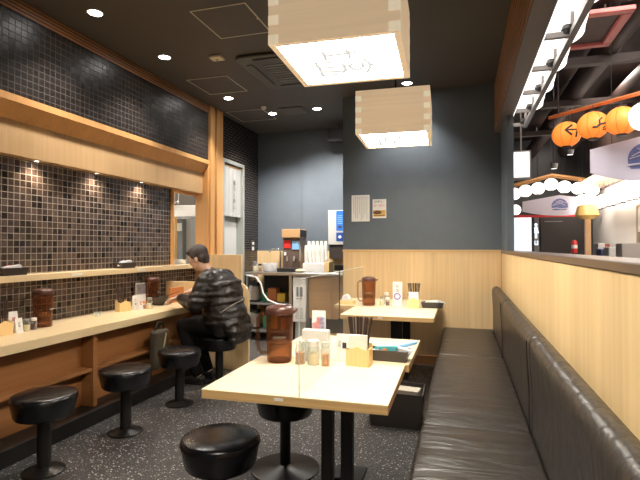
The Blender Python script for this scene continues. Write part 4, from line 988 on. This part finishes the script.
for k, y in enumerate(ycs[:-1]):
    if lproto is None:
        lproto = thing('barrel_lantern', 'white barrel shaped lantern in the row just outside the opening', 'lantern', (.685, y+.3035, 2.80), 0, 'barrel lanterns outside the opening')
        pr = [(.0, .0), (.09, .004), (.15, .018)]+[(.19*math.sqrt(max(.0, 1-((z-.30)/.42)**2)), z) for z in [.05+.5*i/10 for i in range(11)]]+[(.12, .60), (0, .60)]
        obj('paper_shade', MB().lathe(pr, n=28, cap=False, sy=1.5), M['lant_white'], lproto, ang=80)
        obj('cord', MB().tube([(0, 0, .6), (0, 0, 1.5)], .005, 6), M['black'], lproto)
    else: dup(lproto, (.685, y+.3035, 2.80), 0)
# hanging light-box sign
a = Wy(512, 178, 6.3); b = Wy(531, 150, 6.3)
t = thing('lightbox_sign', 'white lit sign box hanging at the end of the lantern row', 'sign', (a.x, 6.3, a.z)); w, h_ = b.x-a.x, b.z-a.z
obj('housing', MB().box(-.0, w, .0, .10, -.02, h_), M['header'], t, bev=.004); obj('face', MB().box(.01, w-.02, -.006, 0, .005, h_-.02), emis('pale sign light', (1, .99, .93), .55), t)
text('sign_print', 'ビル', .07, (w*.42, -.010, h_*.22), (PI/2, 0, 0), M['grey_ink'], t)
obj('hanger', MB().tube([(w/2, .05, h_), (w/2, .05, 4.3-a.z)], .01), M['header'], t)
# orange lanterns on a slanting beam
LZ = 2.70; pts = [Wz(566.5, 134.5, LZ), Wz(593, 125.5, LZ), Wz(621.5, 121, LZ)]
def round_lantern(name, label, loc, r, mat, drop, sq=.93, group=None):
    t = thing(name, label, 'lantern', loc, 0, group)
    prof = [(r*.30, -r*sq*.97)]+[(r*math.cos(R(a)), r*sq*math.sin(R(a))) for a in range(-70, 71, 10)]+[(r*.30, r*sq*.97)]
    obj('paper_shade', MB().lathe(prof, n=28), mat, t, ang=60)
    obj('bottom_ring', MB().lathe([(r*.32, -r*sq-.012), (r*.34, -r*sq*.95)], n=20), M['dark_trim'], t)
    obj('top_ring', MB().lathe([(r*.32, r*sq*.95), (r*.34, r*sq+.012)], n=20), M['dark_trim'], t)
    obj('cord', MB().tube([(0, 0, r*sq), (0, 0, drop)], .004, 6), M['black'], t)
    return t
labs = ['orange paper lantern with a dark bent arrow, leftmost of three', 'orange paper lantern with a dark running mark, middle of three', 'plain orange paper lantern without a mark, rightmost of three']
for i, p in enumerate(pts):
    t = round_lantern('orange_lantern', labs[i], p, .168, M['lant_orange'], .24)
    rb = MB()
    for k in range(8):
        a = 2*PI*k/8+.2; rb.tube([(.1685*math.cos(R(e))*math.cos(a), .1685*math.cos(R(e))*math.sin(a), .1685*.93*math.sin(R(e))) for e in range(-70, 71, 14)], .0022, 5)
    obj('ribs', rb, P('lantern rib', (.45, .10, .02), .6), t)
    def onball(q):
        d = ray(*q).normalized(); o_ = Vector((0, 0, EYE))-p; b_ = o_.dot(d); c_ = o_.dot(o_)-.171**2; disc = max(0, b_*b_-c_); return (Vector((0, 0, EYE))+d*(-b_-math.sqrt(disc)))-p
    if i == 0:
        obj('arrow_mark', MB().tube([onball(q) for q in ((572, 125), (568.5, 127.4), (565.2, 129.8), (568.5, 132), (572, 134.6))], .012, 6).tube([onball(q) for q in ((566, 129.8), (571, 129.4), (577, 129.2), (576.6, 133), (576, 137))], .010, 6), M['ink'], t)
    if i == 1:
        obj('running_mark', MB().tube([onball(q) for q in ((592.5, 127), (597, 126.8), (600, 124), (605, 123))], .012, 6).tube([onball(q) for q in ((600, 124), (599.5, 120), (602, 117.5))], .009, 6).tube([onball(q) for q in ((603, 128), (606, 125.5), (606, 129), (603, 129.5))], .007, 6), M['ink'], t)
p = Wz(646, 116, 2.70); round_lantern('white_lantern', 'bright white lantern at the right picture edge beside the orange ones', p, .168, M['lant_white'], .24)
a, b = Wz(549, 118, 2.955), Wz(662, 87, 2.955)
bt = thing('lantern_beam', 'slanting orange lit beam the three orange lanterns hang from', 'beam')
obj('beam', MB().tube([a, b], .024, 4), M['orange_bar'], bt)
for f in (.1, .85): q = a.lerp(b, f); obj('hanger', MB().tube([q, (q.x, q.y, 4.3)], .008, 6), M['out_metal'], bt)
# banners with a round crest
def banner(label, cx, cz, Y, hw, hc_, he):
    t = thing('crest_banner', label, 'banner', (cx, Y, cz))
    n = 24; top = [(-hw+2*hw*i/n, he+(hc_-he)*(1-abs(-1+2*i/n))**1.0) for i in range(n+1)]; bot = [(-hw+2*hw*i/n, -he-(hc_-he)*(1-(-1+2*i/n)**2)*.8) for i in range(n+1)]
    obj('cloth', MB().prism(bot+top[::-1], -.01, .01, 'Y'), M['lav'], t, smooth=False)
    r = hc_*.68; mb = MB().prism([(r*math.cos(R(a)), .0+r*math.sin(R(a))) for a in range(-35, 216, 10)], -.014, -.010, 'Y')
    obj('crest', mb, M['indigo'], t)
    mb = MB()
    for (x0_, z0_, x1_, z1_) in ((-.8, .1, .3, .85), (-.5, .7, .7, -.1), (-.9, -.1, .5, .5), (-.2, .85, .85, .3)): mb.tube([(x0_*r, -.017, .02+z0_*r*.8), (x1_*r, -.017, .02+z1_*r*.8)], .006, 4)
    mb.tube([(-r*1.0, -.017, -r*.36), (-r*.4, -.017, -r*.30), (r*.2, -.017, -r*.42), (r, -.017, -r*.34)], .014, 5)
    obj('crest_lines', mb, M['lav'], t)
    obj('cords', MB().tube([(-hw*.6, 0, hc_*.6), (-hw*.6, 0, 4.3-cz)], .004, 5).tube([(hw*.6, 0, hc_*.6), (hw*.6, 0, 4.3-cz)], .004, 5), M['black'], t)
    return t
c = Wy(646, 159, 6.2); e = Wy(590, 164, 6.2); banner('lavender hanging banner with a round indigo crest below the orange lanterns', c.x, c.z, 6.2, c.x-e.x, .27, .135)
c = Wy(555, 206, 12.6); e = Wy(522.5, 206, 12.6); banner('far lavender hanging banner with a round indigo crest under the round lanterns', c.x+.10, c.z, 12.6, c.x+.10-e.x, .26, .12)
# far row of round white lanterns
for (px, py) in ((514, 194), (525.5, 191), (538, 188.5), (551, 184.5), (564.5, 187), (578.5, 188.3), (592, 190)):
    p = Wy(px, py, 13.4); t = round_lantern('round_lantern', 'round white lantern in the row across the far end of the mall', p, .166, M['lant_white'], 4.3-p.z, .95, 'round lanterns across the far end')
p = Wy(515, 210, 13.6); round_lantern('round_lantern', 'round white lantern alone below the left end of the far row', p, .15, M['lant_white'], 4.3-p.z)
a, b, c = Wy(508, 187, 13.2), Wy(552, 175.5, 13.2), Wy(602, 182, 13.2)
tag(obj('gable_beam', MB().tube([a, b, c], .05, 4), wood('amber beam', (.55, .28, .10), 'X')), 'shallow peaked amber beam above the far round lanterns', 'beam')
a, b = Wy(513, 216.5, 13.6), Wy(600, 215, 13.6); tag(obj('red_beam', MB().box(a.x, b.x, 13.6, 13.65, a.z-.03, a.z+.03), M['red']), 'thin red beam below the far banner', 'beam')
# far screen and toilet sign
a, b = Wy(511, 253, 13.9), Wy(533, 217, 13.9)
t = thing('lit_screen', 'tall white lit panel at the far end of the mall', 'screen', (a.x, 13.9, 0)); w = b.x-a.x
obj('frame', MB().box(-.03, w+.03, .0, .10, 0, b.z+.04), M['blackwall'], t); obj('face', MB().box(0, w-.04, -.01, 0, .5, b.z), M['screen'], t)
a, b = Wy(533, 250, 13.95), Wy(539, 217, 13.95)
t = thing('restroom_sign', 'narrow grey restroom sign board beside the tall lit panel', 'sign', (a.x, 13.95, 0)); w = b.x-a.x
obj('board', MB().box(0, w, 0, .06, 0, b.z), M['midgrey'], t)
zc = Wy(536, 231, 13.95).z
obj('figure_symbol', MB().ball((w/2, -.01, zc+.17), (.04, .01, .04)).prism([(w/2-.07, zc-.06), (w/2+.07, zc-.06), (w/2+.035, zc+.12), (w/2-.035, zc+.12)], -.012, -.002, 'Y').box(w/2-.03, w/2-.006, -.012, -.002, zc-.2, zc-.06).box(w/2+.006, w/2+.03, -.012, -.002, zc-.2, zc-.06), M['pict'], t)
zc = Wy(536, 244, 13.95).z; obj('lower_symbol', MB().box(w*.15, w*.85, -.01, -.002, zc-.03, zc).box(w*.15, w*.4, -.01, -.002, zc, zc+.09).box(w*.6, w*.85, -.01, -.002, zc, zc+.09), M['pict'], t)
# far doors
a, b = Wy(541, 256, 14.5), Wy(583, 217, 14.5)
d2 = struct('door_2', MB().box(a.x, b.x, 14.53, 14.6, 0, b.z), M['dark_trim'])
obj('hinge_rail', MB().box(a.x+.1, a.x+.55, 14.51, 14.53, Wy(550, 222, 14.5).z, Wy(550, 221, 14.5).z), M['midgrey'], d2)
p = Wy(574.5, 252, 12.0); t = thing('fire_extinguisher', 'small red cylinder standing out against the far black wall', 'fire extinguisher', (p.x, 12.0, 0))
obj('pedestal', MB().box(-.09, .09, -.09, .09, 0, p.z-.02), M['blackwall'], t); obj('cylinder', MB().lathe([(0, p.z-.02), (.06, p.z-.02), (.06, p.z+.22), (.03, p.z+.27), (0, p.z+.27)], n=20, cap=False), M['red'], t); obj('label_band', MB().lathe([(.0615, p.z+.08), (.0615, p.z+.16)], n=20, cap=False), M['paper'], t)
# right shop front
lz = 2.31; lp = None
for k in range(15):
    y = 7.9+.335*k
    if lp is None: lp = round_lantern('shopfront_lantern', 'round white lantern in the long row along the pale shop front', (3.0, y, lz), .155, M['lant_white'], .42, .95, 'round lanterns along the shop front')
    else: dup(lp, (3.0, y, lz), 0)
tag(obj('eave', MB().prism([(2.80, 2.82), (3.295, 2.76), (3.295, 2.83), (2.80, 2.90)], 6.5, 14.0, 'Y'), wood('tan eave board', (.50, .36, .24), 'Y')), 'tan sloping eave above the long lantern row', 'eave')
q = 3.4
for i, (y0, y1, z0, z1) in enumerate(((9.0, 9.9, 1.25, 2.1), (10.2, 11.0, 1.25, 2.1))):
    t = thing('display_window', ['white framed display pane nearest in the pale shop front', 'white framed display pane farther along the pale shop front'][i], 'window')
    obj('frame', MB().box(q-.05, q, y0-.05, y1+.05, z0-.05, z0).box(q-.05, q, y0-.05, y1+.05, z1, z1+.05).box(q-.05, q, y0-.05, y0, z0, z1).box(q-.05, q, y1, y1+.05, z0, z1), P('tan frame', (.45, .32, .22), .5), t)
    obj('blind', MB().box(q-.03, q, y0, y1, z0+.35, z1), M['white'], t); obj('lower_glass', MB().box(q-.02, q, y0, y1, z0, z0+.35), M['midgrey'], t)
for (px0, py0, px1, py1, Y, m, lab, cat) in ((609, 262, 622, 247, 8.6, 'white', 'pale blue white cash register on the shop counter outside', 'register'), (598, 260, 605, 243, 9.2, 'facade', 'cream box on the shop counter outside', 'box'), (601, 259, 608, 249, 8.9, 'indigo', 'dark blue pack on the shop counter outside', 'box'),
                                             (622, 262, 650, 243, 7.9, 'facade', 'large pale beige machine at the right edge outside', 'machine'), (606, 250, 610, 244, 9.6, 'red_metal', 'small reddish package on the shop counter outside', 'box')):
    a, b = Wy(px0, py0, Y), Wy(px1, py1, Y); tag(obj({'register': 'cash_register', 'box': 'parcel', 'machine': 'vending_machine'}[cat], MB().box(a.x, b.x, Y, Y+.3, 1.0, b.z), M[m], bev=.01), lab, cat)
tag(obj('shop_counter', MB().box(2.2, 3.38, 7.7, 10.2, 0, 1.0), M['facade'], bev=.01), 'pale shop counter outside below the display panes', 'counter')
# gold paper ornament on a post
p = Wy(587, 206, 11.6); t = thing('gold_ornament', 'gold tasselled ornament hanging above a tan post outside', 'ornament', (p.x, 11.6, p.z))
obj('white_crown', MB().ball((-.02, 0, .12), (.24, .12, .14)), M['lant_white'], t); obj('gold_skirt', MB().lathe([(.10, .10), (.20, -.02), (.24, -.20), (.14, -.28), (.0, -.25)], n=10, cap=False, sy=.6), M['gold'], t); obj('cord', MB().tube([(0, 0, .2), (0, 0, 4.3-p.z)], .006), M['black'], t)
a, b = Wy(585.5, 258, 12.0), Wy(591, 218, 12.0); tag(obj('tan_post', MB().box(a.x, b.x, 12.0, 12.12, 0, b.z+.15), wood('tan post', (.55, .34, .18), 'Z')), 'tan wooden post below the gold ornament', 'post')

# ------------------------------------------------------------------ render look
w = bpy.data.worlds.new('world'); sc.world = w; w.use_nodes = True
w.node_tree.nodes['Background'].inputs[0].default_value = (.9, .85, .8, 1); w.node_tree.nodes['Background'].inputs[1].default_value = .02
sc.view_settings.view_transform = 'Standard'; sc.view_settings.look = 'None'; sc.view_settings.gamma = 1; sc.view_settings.use_curve_mapping = False
sc.view_settings.exposure = 1.15
sc.cycles.use_denoising = True
sc.cycles.max_bounces = 8; sc.cycles.transparent_max_bounces = 16; sc.cycles.sample_clamp_indirect = 6
sc.cycles.caustics_reflective = False; sc.cycles.caustics_refractive = False
